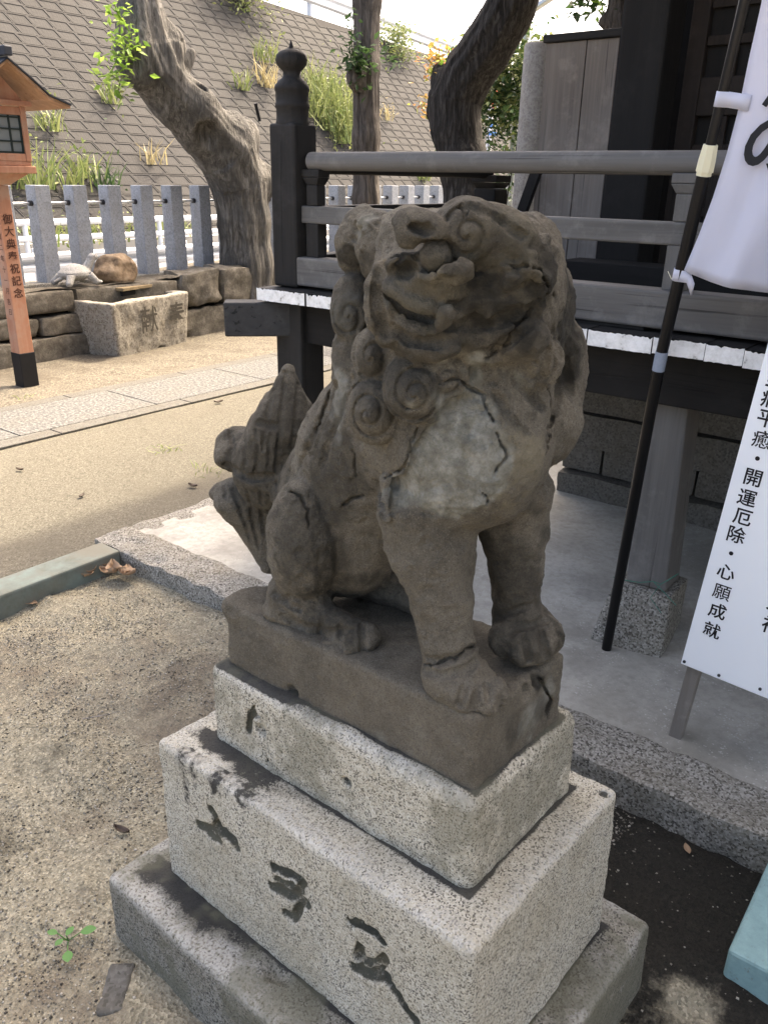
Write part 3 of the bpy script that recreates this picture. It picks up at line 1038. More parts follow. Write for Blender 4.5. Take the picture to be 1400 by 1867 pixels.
# the post at the right on its granite pad
mb = MB().hexa([(-.872, 2.50, .285), (-.735, 2.50, .29), (-.735, 2.635, .29), (-.872, 2.635, .285), (-.895, 2.50, FZT - .052), (-.765, 2.50, FZT - .052), (-.765, 2.635, FZT - .052), (-.895, 2.635, FZT - .052)])
vp = mb.build('veranda_post', M['grey_z'], hall, bevel=.008)
rough_part('pad_stone', [(-.945, 2.405, .06), (-.695, 2.442, .06), (-.735, 2.745, .06), (-.985, 2.71, .06), (-.905, 2.475, .285), (-.712, 2.485, .288), (-.712, 2.665, .29), (-.905, 2.66, .287)], M['granite_kerb'], hall, 12, .012, .003, 5, .05)
for xx in (.75,):
    MB().box((xx, 2.5, .08), (xx + .135, 2.635, FZT - .052)).build('veranda_post', M['wood_z'], hall, bevel=.008)
# corner newel with its onion finial
nw = MB().box((-2.432, 2.40, FZT + .002), (-2.302, 2.53, 1.742)).build('newel_post', M['wood_z'], hall, bevel=.012, seg=3)
ZP = lambda py: 1.738 + (225 - py) * .00171
prof = [(.0635, ZP(226)), (.0645, ZP(222)), (.061, ZP(216)), (.061, ZP(193)), (.0645, ZP(191)), (.0645, ZP(184)), (.062, ZP(182)), (.062, ZP(160)), (.065, ZP(158)), (.065, ZP(152)), (.060, ZP(146)), (.050, ZP(139)), (.037, ZP(134)),
        (.031, ZP(128)), (.033, ZP(121)), (.044, ZP(115)), (.056, ZP(107)), (.059, ZP(99)), (.055, ZP(90)), (.042, ZP(83)), (.022, ZP(79)), (.010, ZP(76)), (.0065, ZP(70)), (.002, ZP(63))]
MB().lathe((-2.367, 2.465), prof, 28).build('finial', M['wood_z'], nw, smooth=50)
# rails
RX1 = 1.6
MB().tube([(-2.275, 2.465, 1.612), (-.9, 2.465, 1.610), (RX1, 2.465, 1.607)], .0325, 20).build('handrail', M['grey_x'], hall, smooth=50)
MB().box((-2.365, 2.435, 1.392), (RX1, 2.498, 1.455)).build('middle_rail', M['grey_x'], hall, bevel=.006)
MB().box((-2.355, 2.405, FZT + .012), (RX1, 2.505, 1.268)).build('ground_rail', M['grey_x'], hall, bevel=.008)
for xa in (-2.0, -1.2, -.4):
    MB().box((xa, 2.42, FZT), (xa + .3, 2.49, FZT + .013)).build('rail_block', M['wood_x'], hall, bevel=.003)
for xa in (-2.285, -.872, .6):
    s_ = MB().box((xa, 2.438, 1.267), (xa + .062, 2.492, 1.393)).box((xa + .004, 2.44, 1.456), (xa + .058, 2.49, 1.53)).build('strut', M['wood_z'] if xa < -2 else M['grey_z'], hall, bevel=.004)
    MB().hexa([(xa + .004, 2.44, 1.53), (xa + .058, 2.44, 1.53), (xa + .058, 2.49, 1.53), (xa + .004, 2.49, 1.53), (xa - .012, 2.432, 1.556), (xa + .074, 2.432, 1.556), (xa + .074, 2.498, 1.556), (xa - .012, 2.498, 1.556)]).box((xa - .012, 2.433, 1.557), (xa + .074, 2.497, 1.583)).build('strut_cap', M['wood_z'] if xa < -2 else M['grey_z'], s_, bevel=.003)
# railing of the left side, running back to a second newel
MB().tube([(-2.367, 2.54, 1.60), (-2.367, 3.9, 1.60)], .031, 16).build('handrail', M['wood_y'], hall, smooth=50)
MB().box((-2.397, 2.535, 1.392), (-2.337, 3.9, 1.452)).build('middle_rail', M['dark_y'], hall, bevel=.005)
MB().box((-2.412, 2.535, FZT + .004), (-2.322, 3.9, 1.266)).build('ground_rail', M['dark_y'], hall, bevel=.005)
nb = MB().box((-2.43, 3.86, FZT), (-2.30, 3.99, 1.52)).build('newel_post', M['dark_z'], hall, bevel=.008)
MB().hexa([(-2.42, 3.87, 1.521), (-2.31, 3.87, 1.521), (-2.31, 3.98, 1.521), (-2.42, 3.98, 1.521), (-2.44, 3.85, 1.55), (-2.29, 3.85, 1.55), (-2.29, 4.0, 1.55), (-2.44, 4.0, 1.55)]).box((-2.44, 3.85, 1.551), (-2.29, 4.0, 1.585)).build('post_cap', M['dark_z'], nb, bevel=.004)
MB().obox(at(978, 312, y=3.68), at(952, 385, y=3.68), .05, .03, (0, 1, 0)).build('brace', M['dark_z'], hall, bevel=.003)
# side screen of upright boards
SY = 3.74
bx = [-2.012, -1.815, -1.665, -1.5]
for i in range(3):
    MB().box((bx[i] + .0015, SY + .003 * (i % 2), FZT + .003), (bx[i + 1] - .0015, SY + .028, 2.132)).build('screen_board', M['board'], hall, bevel=.002)
MB().box((-2.022, SY - .018, 2.134), (-1.48, SY + .05, 2.165)).build('screen_cap', M['wood_x'], hall, bevel=.004)
MB().box((-2.012, SY + .03, 1.5), (-1.48, SY + .06, 1.56)).build('screen_batten', M['wood_x'], hall)
# main pillar, lattice doors, sill
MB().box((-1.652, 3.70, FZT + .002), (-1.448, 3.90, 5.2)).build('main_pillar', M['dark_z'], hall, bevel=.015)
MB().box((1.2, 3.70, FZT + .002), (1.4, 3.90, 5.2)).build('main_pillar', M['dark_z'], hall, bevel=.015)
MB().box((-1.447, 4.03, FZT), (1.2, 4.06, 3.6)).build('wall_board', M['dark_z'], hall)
def door(x0, x1):
    d = MB().box((x0, 3.955, 1.2), (x0 + .075, 4.005, 3.1)).box((x1 - .075, 3.955, 1.2), (x1, 4.005, 3.1)) \
        .box((x0 + .076, 3.957, 1.2), (x1 - .076, 4.003, 1.31)).box((x0 + .076, 3.957, 1.835), (x1 - .076, 4.003, 1.985)).box((x0 + .076, 3.957, 2.96), (x1 - .076, 4.003, 3.1)).build('lattice_door', M['lattice'], hall, bevel=.004)
    n = max(2, round((x1 - x0 - .15) / .118))
    for z0, z1 in ((1.311, 1.834), (1.986, 2.959)):
        for i in range(1, n):
            xc = x0 + .075 + (x1 - x0 - .15) * i / n
            MB().box((xc - .018, 3.968, z0), (xc + .018, 3.992, z1)).build('lattice_bar', M['lattice'], d, bevel=.002)
        k = max(2, round((z1 - z0) / .145))
        for i in range(1, k):
            zc = z0 + (z1 - z0) * i / k
            MB().box((x0 + .076, 3.972, zc - .018), (x1 - .076, 3.997, zc + .018)).build('lattice_bar', M['lattice'], d, bevel=.002)
    MB().box((x0 + .07, 3.999, 1.25), (x1 - .07, 4.012, 3.05)).build('door_panel', M['dark_z'], d)
door(-1.446, -.72); door(-.715, .02); door(.025, .76)
MB().box((-1.447, 3.86, FZT + .002), (1.2, 4.0, 1.198)).build('door_sill', M['wood_x'], hall, bevel=.004)
MB().box((-1.72, 3.50, FZT + .002), (1.2, 3.68, 1.235)).build('threshold_step', M['dark_x'], hall, bevel=.005)
# foundation courses under the floor
rsx = random.Random(9)
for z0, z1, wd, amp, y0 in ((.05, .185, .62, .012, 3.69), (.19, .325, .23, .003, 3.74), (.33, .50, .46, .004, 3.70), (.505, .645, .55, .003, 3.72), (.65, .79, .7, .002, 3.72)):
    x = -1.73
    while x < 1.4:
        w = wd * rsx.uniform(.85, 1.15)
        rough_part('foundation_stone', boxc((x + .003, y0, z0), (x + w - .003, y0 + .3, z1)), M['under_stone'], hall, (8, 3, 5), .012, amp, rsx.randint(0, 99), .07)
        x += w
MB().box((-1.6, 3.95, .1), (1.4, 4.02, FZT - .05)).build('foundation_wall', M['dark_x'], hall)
# the body and the big roof, above and behind the frame
MB().box((-1.55, 4.07, .1), (-1.45, 8.6, 4.6)).box((1.25, 4.07, .1), (1.35, 8.6, 4.6)).box((-1.45, 8.5, .1), (1.25, 8.6, 4.6)).box((-1.45, 4.065, 3.1), (1.25, 4.12, 4.6)).build('hall_wall', M['dark_z'], hall)
RX0, RXB, EYF, RIY, EYB, EZ, RZ = -3.36, 3.6, ROOF_Y, 6.2, 10.6, 3.55, 6.2
rf = MB()
rf.hexa([(RX0, EYF, EZ), (RXB, EYF, EZ), (RXB, RIY, RZ), (RX0, RIY, RZ), (RX0, EYF, EZ + .16), (RXB, EYF, EZ + .16), (RXB, RIY, RZ + .16), (RX0, RIY, RZ + .16)])
rf.hexa([(RX0, RIY + .001, RZ), (RXB, RIY + .001, RZ), (RXB, EYB, EZ), (RX0, EYB, EZ), (RX0, RIY + .001, RZ + .16), (RXB, RIY + .001, RZ + .16), (RXB, EYB, EZ + .16), (RX0, EYB, EZ + .16)])
rf.build('roof', M['roof_tile'], hall)
# unseen porch over the steps, added right of the frame to cut +X light
pr2 = MB().hexa([(1.1, -1.6, 2.75), (5.2, -1.6, 2.75), (5.2, 1.9, 3.7), (1.1, 1.9, 3.7), (1.1, -1.6, 2.9), (5.2, -1.6, 2.9), (5.2, 1.9, 3.85), (1.1, 1.9, 3.85)])
pr2.build('added_porch_roof', M['roof_tile'], hall)
for xx in (1.5, 4.6):
    MB().box((xx, -1.1, .0), (xx + .2, -.9, 2.85)).build('added_porch_pillar', M['wood_z'], hall, bevel=.01)
MB().box((1.2, -1.08, 2.5), (5.1, -.92, 2.72)).build('added_porch_beam', M['wood_x'], hall, bevel=.01)
for k_ in range(5):
    MB().box((1.9, 1.9 + k_ * .28, .08), (4.4, 3.3, .28 + k_ * .2)).build('step', M['wood_x'], hall, bevel=.006)

# ------------------------------------------------------------------ the stone lion-dog
def frame(n, up=(0, 0, 1)):
    n = np.array(n, float); n /= np.linalg.norm(n)
    a = np.cross(up, n); a /= np.linalg.norm(a)
    return np.stack([a, np.cross(n, a), n], 1)
def ry(deg):
    a = math.radians(deg)
    return np.array([[math.cos(a), 0, math.sin(a)], [0, 1, 0], [-math.sin(a), 0, math.cos(a)]])

def carve_statue():
    V = Vol((-1.36, .70, .77), (-.36, 1.27, 1.56), STATUE_H)
    rs = np.random.RandomState(3)
    E = lambda px, py, y, r, R=None, k=.014, mode='u': V.ell(sp(px, py, y), r, R, k, mode)
    hit = lambda px, py: V.cast(EYEL, sray(px, py))
    def trail(pix, step=10):
        out = []
        for (a, b), (c, d) in zip(pix[:-1], pix[1:]):
            n = max(1, int(math.hypot(c - a, d - b) / step))
            out += [(a + (c - a) * i / n, b + (d - b) * i / n) for i in range(n)]
        out.append(pix[-1])
        P = [hit(*q) for q in out]
        return [p for p in P if p is not None]
    def groove(pix, r, k=.004, depth=0.0, mode='s', taper=False):
        if taper:                                  # cracks wander
            fine_ = []
            for (a, b), (c, d) in zip(pix[:-1], pix[1:]):
                n = max(1, int(math.hypot(c - a, d - b) / 9))
                fine_ += [(a + (c - a) * i / n + (rs.normal(0, 2.2) if i else 0), b + (d - b) * i / n + (rs.normal(0, 2.2) if i else 0)) for i in range(n)]
            pix = fine_ + [pix[-1]]
        P = trail(pix, 6 if taper else 10)
        P = [p + V.normal(p) * depth for p in P]
        segs, cur = [], []
        for p in P:
            if cur and np.linalg.norm(p - cur[-1]) > .05:
                segs.append(cur); cur = []
            cur.append(p)
        segs.append(cur)
        for g in segs:
            if len(g) < 2: continue
            n = len(g); r = max(r * .75, STATUE_H * .92) if taper else max(r * 1.25, STATUE_H * 1.35)
            rr = [r * (.6 + .4 * math.sin(math.pi * (i + .5) / n)) if taper else r for i in range(n)]
            if mode == 's':                        # cut well in, so that the cut holds its own shade
                nn_ = [V.normal(p) for p in g]
                for dpt, sc_ in ((.002, 1.0), (.005, .95), (.008, .9)) if taper else ((.0025, .9),):
                    V.tube([p - n_ * dpt for p, n_ in zip(g, nn_)], [q * sc_ for q in rr], k, mode)
            V.tube(g, rr, k, mode)
    # --- trunk of the body
    V.ell((-.885, 1.03, .975), (.145, .092, .165), ry(25), 0)
    V.ell((-.80, 1.03, 1.11), (.145, .100, .15), ry(35), .05)
    V.ell((-.70, 1.03, 1.2), (.145, .12, .14), None, .05)
    E(848, 805, 1.0, (.135, .125, .135), None, .05)                       # the chest
    V.ell((-.615, 1.035, 1.315), (.14, .115, .12), None, .05)
    E(650, 850, 1.01, (.085, .07, .10), None, .05)
    # haunches and hind feet
    E(556, 985, .94, (.070, .070, .120), ry(4), .007)
    V.ell((-.87, 1.10, .96), (.072, .06, .118), None, .03)
    E(540, 1085, .945, (.062, .055, .045), None, .02)
    E(528, 1108, .94, (.05, .05, .028), None, .012)
    V.cone(sp(560, 1120, .945), sp(665, 1165, .945), .042, .030, .025)
    V.cone((-.87, 1.1, .83), (-.74, 1.1, .825), .045, .035, .03)
    for px, py in ((575, 1150), (612, 1172), (645, 1180)):
        E(px, py, .925, (.022, .028, .022), None, .012)
    # near front leg
    V.tube([sp(785, 935, .965), sp(790, 1010, .955), sp(806, 1090, .95), sp(812, 1150, .945), sp(822, 1210, .94)],
           [.084, .064, .047, .040, .043], .02)
    E(738, 985, .95, (.03, .03, .035), None, .03)
    E(842, 1242, .94, (.066, .056, .036), ry(8), .02)
    for px, py, y in ((905, 1262, .955), (882, 1282, .925), (845, 1275, .905), (800, 1245, .90)):
        E(px, py, y, (.024, .022, .026), None, .012)
    # far front leg
    V.tube([sp(930, 900, 1.09), sp(936, 960, 1.1), sp(940, 1040, 1.1), sp(943, 1110, 1.1)], [.07, .055, .04, .041], .02)
    E(960, 1150, 1.1, (.060, .058, .043), ry(10), .02)
    for px, py, y in ((1000, 1162, 1.10), (980, 1180, 1.075), (950, 1184, 1.05), (918, 1166, 1.045)):
        E(px, py, y, (.026, .024, .03), None, .012)
    # tail: an upright flame with two shell lobes at the back
    RT = ry(-8)
    E(518, 795, 1.06, (.054, .085, .085), ry(8), .02)
    V.cone(sp(520, 770, 1.06), sp(526, 678, 1.06), .060, .014, .02)
    E(500, 850, 1.06, (.075, .09, .09), None, .03)
    E(455, 822, 1.06, (.05, .085, .042), ry(-12), .012)
    E(432, 800, 1.05, (.022, .05, .026), None, .012)
    E(452, 908, 1.06, (.06, .08, .045), ry(20), .012)
    E(416, 893, 1.05, (.022, .05, .026), None, .012)
    V.cone(sp(462, 930, 1.06), sp(492, 1030, 1.06), .06, .022, .02)
    # --- head
    V.ell((-.617, .99, 1.392), (.122, .120, .096), None, .02)
    E(862, 462, .99, (.105, .10, .062), None, .03)
    E(945, 530, 1.02, (.06, .085, .09), None, .03)
    E(800, 540, .905, (.095, .07, .075), None, .03)                      # muzzle
    E(780, 628, .92, (.075, .055, .036), None, .02)                       # lower jaw
    E(850, 592, .94, (.125, .060, .050), ry(4), .02)
    E(880, 535, .935, (.085, .05, .036), ry(4), .02)
    E(800, 632, .93, (.06, .045, .028), ry(-4), .02)
    E(940, 500, .935, (.05, .05, .05), None, .02)
    E(880, 520, .915, (.06, .04, .035), None, .02)
    # features sit on the surface: found by casting to it
    def on(px, py, out=0.0):
        p = hit(px, py)
        if p is None: p = sp(px, py, .93)
        v = EYEL - p; v /= np.linalg.norm(v)
        n = V.normal(p)
        return p + (v * .6 + n * .4) * out, v, n
    def bump(px, py, r, out=0.0, R=None, k=.008):
        c, v, n = on(px, py, out)
        V.ell(c, r, R, k)
    def whorl(px, py, r, tall=1.0, out=.0, turns=3, rise=.42, k=.004, lean=(0, 0, 0), spin=1, c0=None):
        """a carved curl: a low spiral cone"""
        c, v, n = on(px, py, out)
        if c0 is not None: c, n = c0, n * 0
        R = frame(v + n * .25 + np.array(lean))
        def fn(X, Y, Z):
            x, y, z = X - c[0], Y - c[1], Z - c[2]
            u, w, t = [x * R[0, i] + y * R[1, i] + z * R[2, i] for i in range(3)]
            w = w / tall
            q = np.sqrt(u * u + w * w) / r
            ph = np.arctan2(w, u) * spin
            H = r * (.10 + rise * (1 - q) - .13 * smoothstep(.55, .1, np.abs(np.sin(math.pi * turns * q * .9 + ph * .5))) + .05 * np.abs(np.sin(math.pi * turns * q * .9 + ph * .5)) - .5 * np.clip(q - .85, 0, 1) ** 2 * 8)
            return np.maximum(np.maximum((t - H) * .75, (q - 1) * r * .9), -t - r * .8)
        m = r * max(tall, 1.2)
        V.op(fn, c - m, c + m, k, 'u')
    # flesh of the muzzle and brow first
    bump(775, 512, (.058, .034, .036), -.006, ry(-6), .016)
    V.ell(sp(700, 455, .985), (.045, .04, .055), None, .02)              # temple, closing the gap to the ear
    V.ell(sp(745, 440, .95), (.05, .04, .05), None, .02)
    bump(800, 492, (.046, .024, .020), -.004, ry(-4), .016)                # bridge of the broken nose
    bump(740, 474, (.028, .022, .012), -.006, ry(-12), .008)
    bump(700, 545, (.014, .03, .05), .004, None, .010)                  # cheek roll left of the mouth
    bump(722, 610, (.03, .025, .018), .004, ry(-20), .010)
    bump(775, 630, (.055, .025, .022), .002, None, .012)
    bump(915, 435, (.045, .03, .032), -.006, None, .015)
    # ear stub and the curls under it
    V.ell(sp(656, 440, 1.0), (.037, .042, .056), ry(14), .008)
    V.ell(sp(693, 412, .985), (.035, .035, .022), ry(15), .012)
    V.ell(sp(645, 562, .985), (.034, .04, .056), None, .006)
    V.ell(sp(650, 650, .985), (.036, .045, .06), None, .025)
    # mane on the far side
    for px, py, y, r in ((955, 460, 1.06, (.05, .07, .055)), (978, 560, 1.09, (.055, .06, .085)), (1012, 640, 1.13, (.046, .05, .055)),
                         (1012, 700, 1.13, (.045, .05, .06)), (985, 770, 1.1, (.06, .07, .075)), (1028, 665, 1.15, (.032, .04, .03))):
        E(px, py, y, r, None, .012)
    for i in range(20):                                                   # knobbly worn curls on the crown
        px, py = rs.uniform(890, 990), rs.uniform(410, 520)
        r = rs.uniform(.009, .017)
        bump(px, py, (r, r, r * rs.uniform(.7, 1.1)), -.005, None, .006)
    # coarse wear, before the crisper carving
    V.warp(lambda P: smoothstep(.17, .12, np.linalg.norm(P - np.array([-.53, .93, 1.40]), axis=1)) * (.0024 * fbm(P, .02, 3, 71) + .0022 * np.clip(np.abs(fbm(P, .035, 3, 73)) - .15, 0, 1)))
    V.warp(lambda P: .0026 * fbm(P, .06, 3, 2) + .0014 * fbm(P, .018, 2, 4) + .0018 * np.abs(fbm(P, .026, 3, 8)))
    V.warp(lambda P: .0045 * np.clip(fbm(P, .03, 2, 31) - .45, 0, 1))
    # eye sockets and brows
    E_c, E_v, _ = on(796, 460)
    def beside(px, py, nearer=0.0):            # a point seen at px, py, as far away as the eye
        d = sray(px, py)
        return EYEL + d * (((E_c - EYEL) @ (PM.T @ FWD)) / (d @ (PM.T @ FWD))) + E_v * nearer
    V.ell(E_c + E_v * .004, (.030, .020, .026), None, .008, 's')
    c, v, n = on(728, 445); V.ell(c + v * .006, (.018, .014, .014), None, .008, 's')
    E_eye = E_c - E_v * .012
    V.ell(beside(766, 412, .0), (.039, .026, .020), ry(10), .008)
    V.ell(beside(790, 424, .008), (.020, .016, .012), ry(18), .006)
    V.ell(beside(745, 428, -.002), (.016, .016, .018), None, .008)
    V.ell(beside(852, 420, -.028), (.05, .03, .040), None, .014)
    V.ell(beside(905, 430, -.035), (.05, .035, .036), None, .016)
    V.ell(beside(768, 418, .022), (.018, .012, .007), ry(10), .005, 's')
    whorl(852, 424, .036, 1.0, .002, 2.2, .6, .004, (0, 0, -.1), 1, beside(852, 424, .004))
    # beard and mane curls
    whorl(812, 680, .032, 1.0, .012, 2, .55, .005)
    whorl(636, 575, .028, 1.3, -.002, 2, .3, .004)
    whorl(982, 655, .034, 1.15, .004, 2, .4, .006)
    bump(688, 690, (.03, .03, .07), .0, None, .015)
    bump(735, 690, (.035, .03, .06), .004, None, .015)
    whorl(684, 650, .031, 1.35, .022, 2, 1.0, .004, (-.1, 0, -.1))
    whorl(752, 706, .044, 1.1, .026, 3, 1.0, .004, (-.1, 0, -.15))
    whorl(690, 745, .044, 1.22, .026, 3, 1.05, .004, (-.15, 0, -.2), -1)
    # mouth: gape, lips, fang
    groove([(706, 532), (722, 552), (745, 568), (770, 578), (793, 584)], .0062, .004, -.001)
    groove([(712, 542), (735, 562), (786, 584)], .0066, .004, -.005)
    P = trail([(704, 560), (722, 588), (760, 603), (800, 606), (826, 604)]); V.tube([p + V.normal(p) * .002 for p in P], .0085, .005)
    groove([(712, 600), (750, 622), (800, 626)], .0045, .006)
    groove([(822, 588), (870, 592), (925, 580), (965, 565), (1005, 540)], .0085, .005, .0)
    V.warp(lambda P: .004 * smoothstep(.07, .05, np.linalg.norm((P - sp(900, 520, .9)) * np.array([.8, .6, 1.2]), axis=1)) * fbm(P, .022, 3, 61))
    P = trail([(705, 515), (730, 535), (760, 552), (800, 560), (830, 572)]); V.tube([p + V.normal(p) * .003 for p in P], .0075, .006)
    groove([(690, 500), (688, 560), (702, 615)], .005, .006)
    c, v, n = on(806, 570); c2, v2, n2 = on(795, 608)
    V.tube([c + v * .003 + np.array([.006, 0, 0]), (c + c2) / 2 + v * .005 + np.array([.004, 0, 0]), c2 + v * .003], [.011, .0085, .003], .003)
    c, v, n = on(738, 492); V.ell(c, (.018, .02, .0125), ry(-15), .004, 's')
    groove([(722, 470), (738, 464), (765, 470)], .004, .004)
    # lines round eye, brow and cheek
    groove([(850, 372), (900, 390), (950, 430)], .0035, .005)
    V.ell(E_eye + E_v * .014 + np.array([0, 0, -.004]), (.027, .022, .022), None, .006, 's')
    V.ell(E_eye + E_v * .004 + np.array([0, 0, -.004]), (.0205, .0205, .0195), None, .003)
    groove([(905, 655), (900, 640), (930, 615), (965, 590)], .0045, .005)
    # flaked chest: the skin has come off in one ragged sheet
    poly = np.array([(838, 722), (806, 742), (790, 768), (752, 800), (745, 838), (735, 862), (704, 888), (716, 930), (770, 930), (830, 945), (890, 925), (928, 880), (940, 815), (912, 770), (905, 735), (870, 712)], float)
    def poly_sd(P):
        u = P - EYEL
        w = (PM @ (u.T)).T
        dd = w @ FWD
        q = np.stack([IMW / 2 + FPX * (w @ RGT) / dd, IMH / 2 - FPX * (w @ UPV) / dd], 1)
        best = np.full(len(q), 1e9); ins = np.zeros(len(q), bool)
        for i in range(len(poly)):
            a, b = poly[i - 1], poly[i]
            e = b - a
            t = np.clip(((q - a) @ e) / (e @ e), 0, 1)
            best = np.minimum(best, np.linalg.norm(q - a - t[:, None] * e, axis=1))
            c = ((a[1] > q[:, 1]) != (b[1] > q[:, 1])) & (q[:, 0] < (b[0] - a[0]) * (q[:, 1] - a[1]) / (b[1] - a[1] + 1e-9) + a[0])
            ins ^= c
        return np.where(ins, -best, best), q
    def flake(P):
        front = smoothstep(1.12, 1.06, P[:, 1])
        sd, q = poly_sd(P)
        sd = sd + 9 * fbm(P, .022, 3, 5)
        deep = (.002 + .009 * smoothstep(880, 760, q[:, 0])) * (.25 + .75 * smoothstep(925, 850, q[:, 1]))
        second = smoothstep(1.5, -1.5, sd + 26 + 8 * fbm(P, .03, 2, 6)) * .003 * smoothstep(930, 860, q[:, 1])
        return front * (smoothstep(2.0, -1.5, sd) * deep * 1.25 + second + smoothstep(0, -8, sd) * (.0022 * fbm(P, .022, 3, 21) + .003 * np.abs(fbm(P, .03, 3, 22))))
    V.warp(flake)
    p1 = [(708, 872), (712, 905), (708, 938)]
    groove(p1, .010, .003, .003, 'u')
    groove([(686, 880), (692, 915), (700, 945)], .005, .003)
    groove([(722, 872), (720, 905), (716, 935)], .004, .003)
    V.warp(lambda P: .0012 * fbm(P, .012, 2, 4), .014)
    ear = hit(655, 415)
    V.warp(lambda P: smoothstep(.045, .03, np.linalg.norm(P - ear, axis=1)) * .003 * vnoise(P, .007, 77))
    # carved lines of the tail
    for pl in ([(500, 690), (487, 760), (480, 820)], [(520, 680), (512, 760), (505, 850), (500, 930)], [(545, 690), (540, 760), (528, 850), (515, 900)], [(562, 710), (555, 780)],
               [(440, 790), (446, 840), (440, 868)], [(465, 785), (470, 840), (462, 870)], [(490, 800), (492, 850)], [(420, 785), (425, 815)],
               [(425, 890), (440, 930), (455, 985)], [(450, 895), (462, 950), (472, 1000)], [(475, 900), (482, 960), (485, 1000)], [(408, 872), (412, 905)]):
        groove(pl, .0030, .004, .001)
    groove([(412, 850), (450, 872), (495, 870)], .006, .005)
    groove([(468, 770), (500, 778)], .006, .005)
    # skin folds above the feet
    for pl in ([(508, 1108), (545, 1140), (600, 1152), (640, 1148)], [(515, 1125), (560, 1152), (600, 1160)], [(500, 1080), (520, 1100), (545, 1112)], [(505, 1095), (530, 1090), (545, 1095)],
               [(768, 1198), (800, 1206), (835, 1198), (868, 1178)], [(772, 1222), (805, 1232), (850, 1220), (880, 1195)],
               [(862, 1290), (870, 1262)], [(893, 1275), (890, 1250)], [(835, 1285), (845, 1255)], [(905, 1125), (950, 1110), (990, 1100)],
               [(985, 1150), (1000, 1200)], [(955, 1160), (965, 1205)], [(1010, 1130), (1030, 1170)], [(930, 1150), (1000, 1128)],
               [(585, 1130), (580, 1180)], [(620, 1140), (620, 1190)], [(660, 1140), (662, 1190)], [(700, 1130), (705, 1180)]):
        groove(pl, .0042, .005)
    # strands on the flank and under the jaw
    for pl in ([(640, 690), (625, 740), (600, 800), (585, 850)], [(612, 700), (590, 760), (565, 830)], [(596, 720), (570, 790), (545, 850)], [(905, 720), (930, 760), (960, 790)],
               [(1000, 640), (985, 700), (975, 760)], [(1010, 600), (1030, 660), (1040, 720)], [(1020, 700), (1010, 760), (1000, 800)], [(940, 690), (965, 720), (990, 745)], [(865, 650), (905, 640), (945, 610)]):
        groove(pl, .004, .006)
    # cracks
    for pl, r in (([(525, 895), (548, 905), (562, 930), (563, 965)], .0032), ([(765, 1212), (800, 1208), (838, 1194), (870, 1176)], .003), ([(605, 700), (590, 745), (575, 790)], .0035),
                  ([(622, 925), (640, 910), (660, 905)], .004), ([(700, 870), (740, 850), (745, 815), (760, 780)], .003), 
                  ([(905, 790), (925, 830), (900, 870)], .003), ([(800, 700), (830, 690), (880, 720), (900, 770)], .0025), ([(880, 900), (890, 920)], .0025), ([(905, 640), (890, 660)], .003),
                  ([(970, 560), (940, 600), (910, 640)], .003), ([(840, 370), (850, 385), (845, 395)], .0025), ([(925, 480), (985, 490), (1012, 540)], .003), ([(640, 820), (650, 870)], .002), ([(1000, 700), (1008, 760), (995, 830)], .003)):
        groove(pl, r, .0015, 0, 's', True)
    V.warp(lambda P: .0011 * fbm(P, .006, 2, 12) + .005 * np.clip(vnoise(P, .008, 14) - .5, 0, 1) * smoothstep(-.3, .3, vnoise(P, .05, 15)), .012)
    Vx, Q = V.mesh()
    # ---- weather stains, each with its own place on the stone
    def blob(px, py, r, sx=1, sz=1, seed=0, amp=.5):
        c = hit(px, py)
        if c is None: return 0
        d = np.sqrt(((Vx[:, 0] - c[0]) / sx) ** 2 + (Vx[:, 1] - c[1]) ** 2 + ((Vx[:, 2] - c[2]) / sz) ** 2) / r
        return np.clip(smoothstep(1.25, .55, d + amp * fbm(Vx, .03, 3, seed)), 0, 1)
    dark = np.zeros(len(Vx))
    for a in ((860, 430, .14, 1, .8, 31), (960, 520, .10, 1, 1, 32), (555, 990, .085, 1, 1.3, 33), (470, 870, .11, 1, 1.3, 34), (520, 760, .07, 1, 1.3, 35), (700, 700, .07, 1, 1.2, 36), (940, 1040, .07, 1, 1.6, 37), (970, 1150, .06, 1, 1, 38), (640, 1120, .08, 1.2, .8, 39), (600, 850, .07, 1, 1.4, 40), (640, 560, .06, 1, 1.6, 41), (820, 640, .07, 1.4, .6, 42)):
        dark = np.maximum(dark, blob(*a[:5], seed=a[5], amp=.6) * .64)
    pale = np.zeros(len(Vx)); yel = np.zeros(len(Vx))
    for a in ((885, 520, .035, 1.3, .8, 1), (920, 580, .06, 1.3, .35, 2), (955, 610, .03, 1, 1, 3), (1012, 480, .055, .8, 1.2, 4), (1040, 590, .05, 1, 1.4, 5), (1030, 660, .035, .7, 1.4, 6), (970, 1250, .02, 1, 1.3, 7),
              (740, 480, .016, 1, 1, 8), (640, 470, .03, 1, .6, 9), (870, 560, .04, 1.4, .4, 10)):
        dark = np.maximum(dark, blob(*a[:5], seed=a[5]))
    for a in ((845, 770, .055, 1, 1.25, 11), (615, 745, .035, .6, 2.0, 13), (760, 900, .03, 1.5, .6, 14), (655, 405, .022, 1, 1, 15), (1010, 1220, .02, .8, 1.6, 16), (635, 570, .024, 1, 1, 19)):
        pale = np.maximum(pale, blob(*a[:5], seed=a[5], amp=.8) * (.55 if a[0] < 700 else .9))
    pale = np.maximum(pale, smoothstep(4, -8, poly_sd(Vx)[0] + 6 * fbm(Vx, .02, 3, 5)) * (Vx[:, 1] < 1.1) * .8)
    for a in ((790, 530, .05, 1.2, .6, 21), (930, 420, .05, 1.2, .8, 22), (760, 540, .03, 1, 1, 23), (985, 520, .03, 1, 1, 24), (950, 850, .05, 1, 1.3, 25)):
        yel = np.maximum(yel, blob(*a[:5], seed=a[5], amp=.9) * .55)
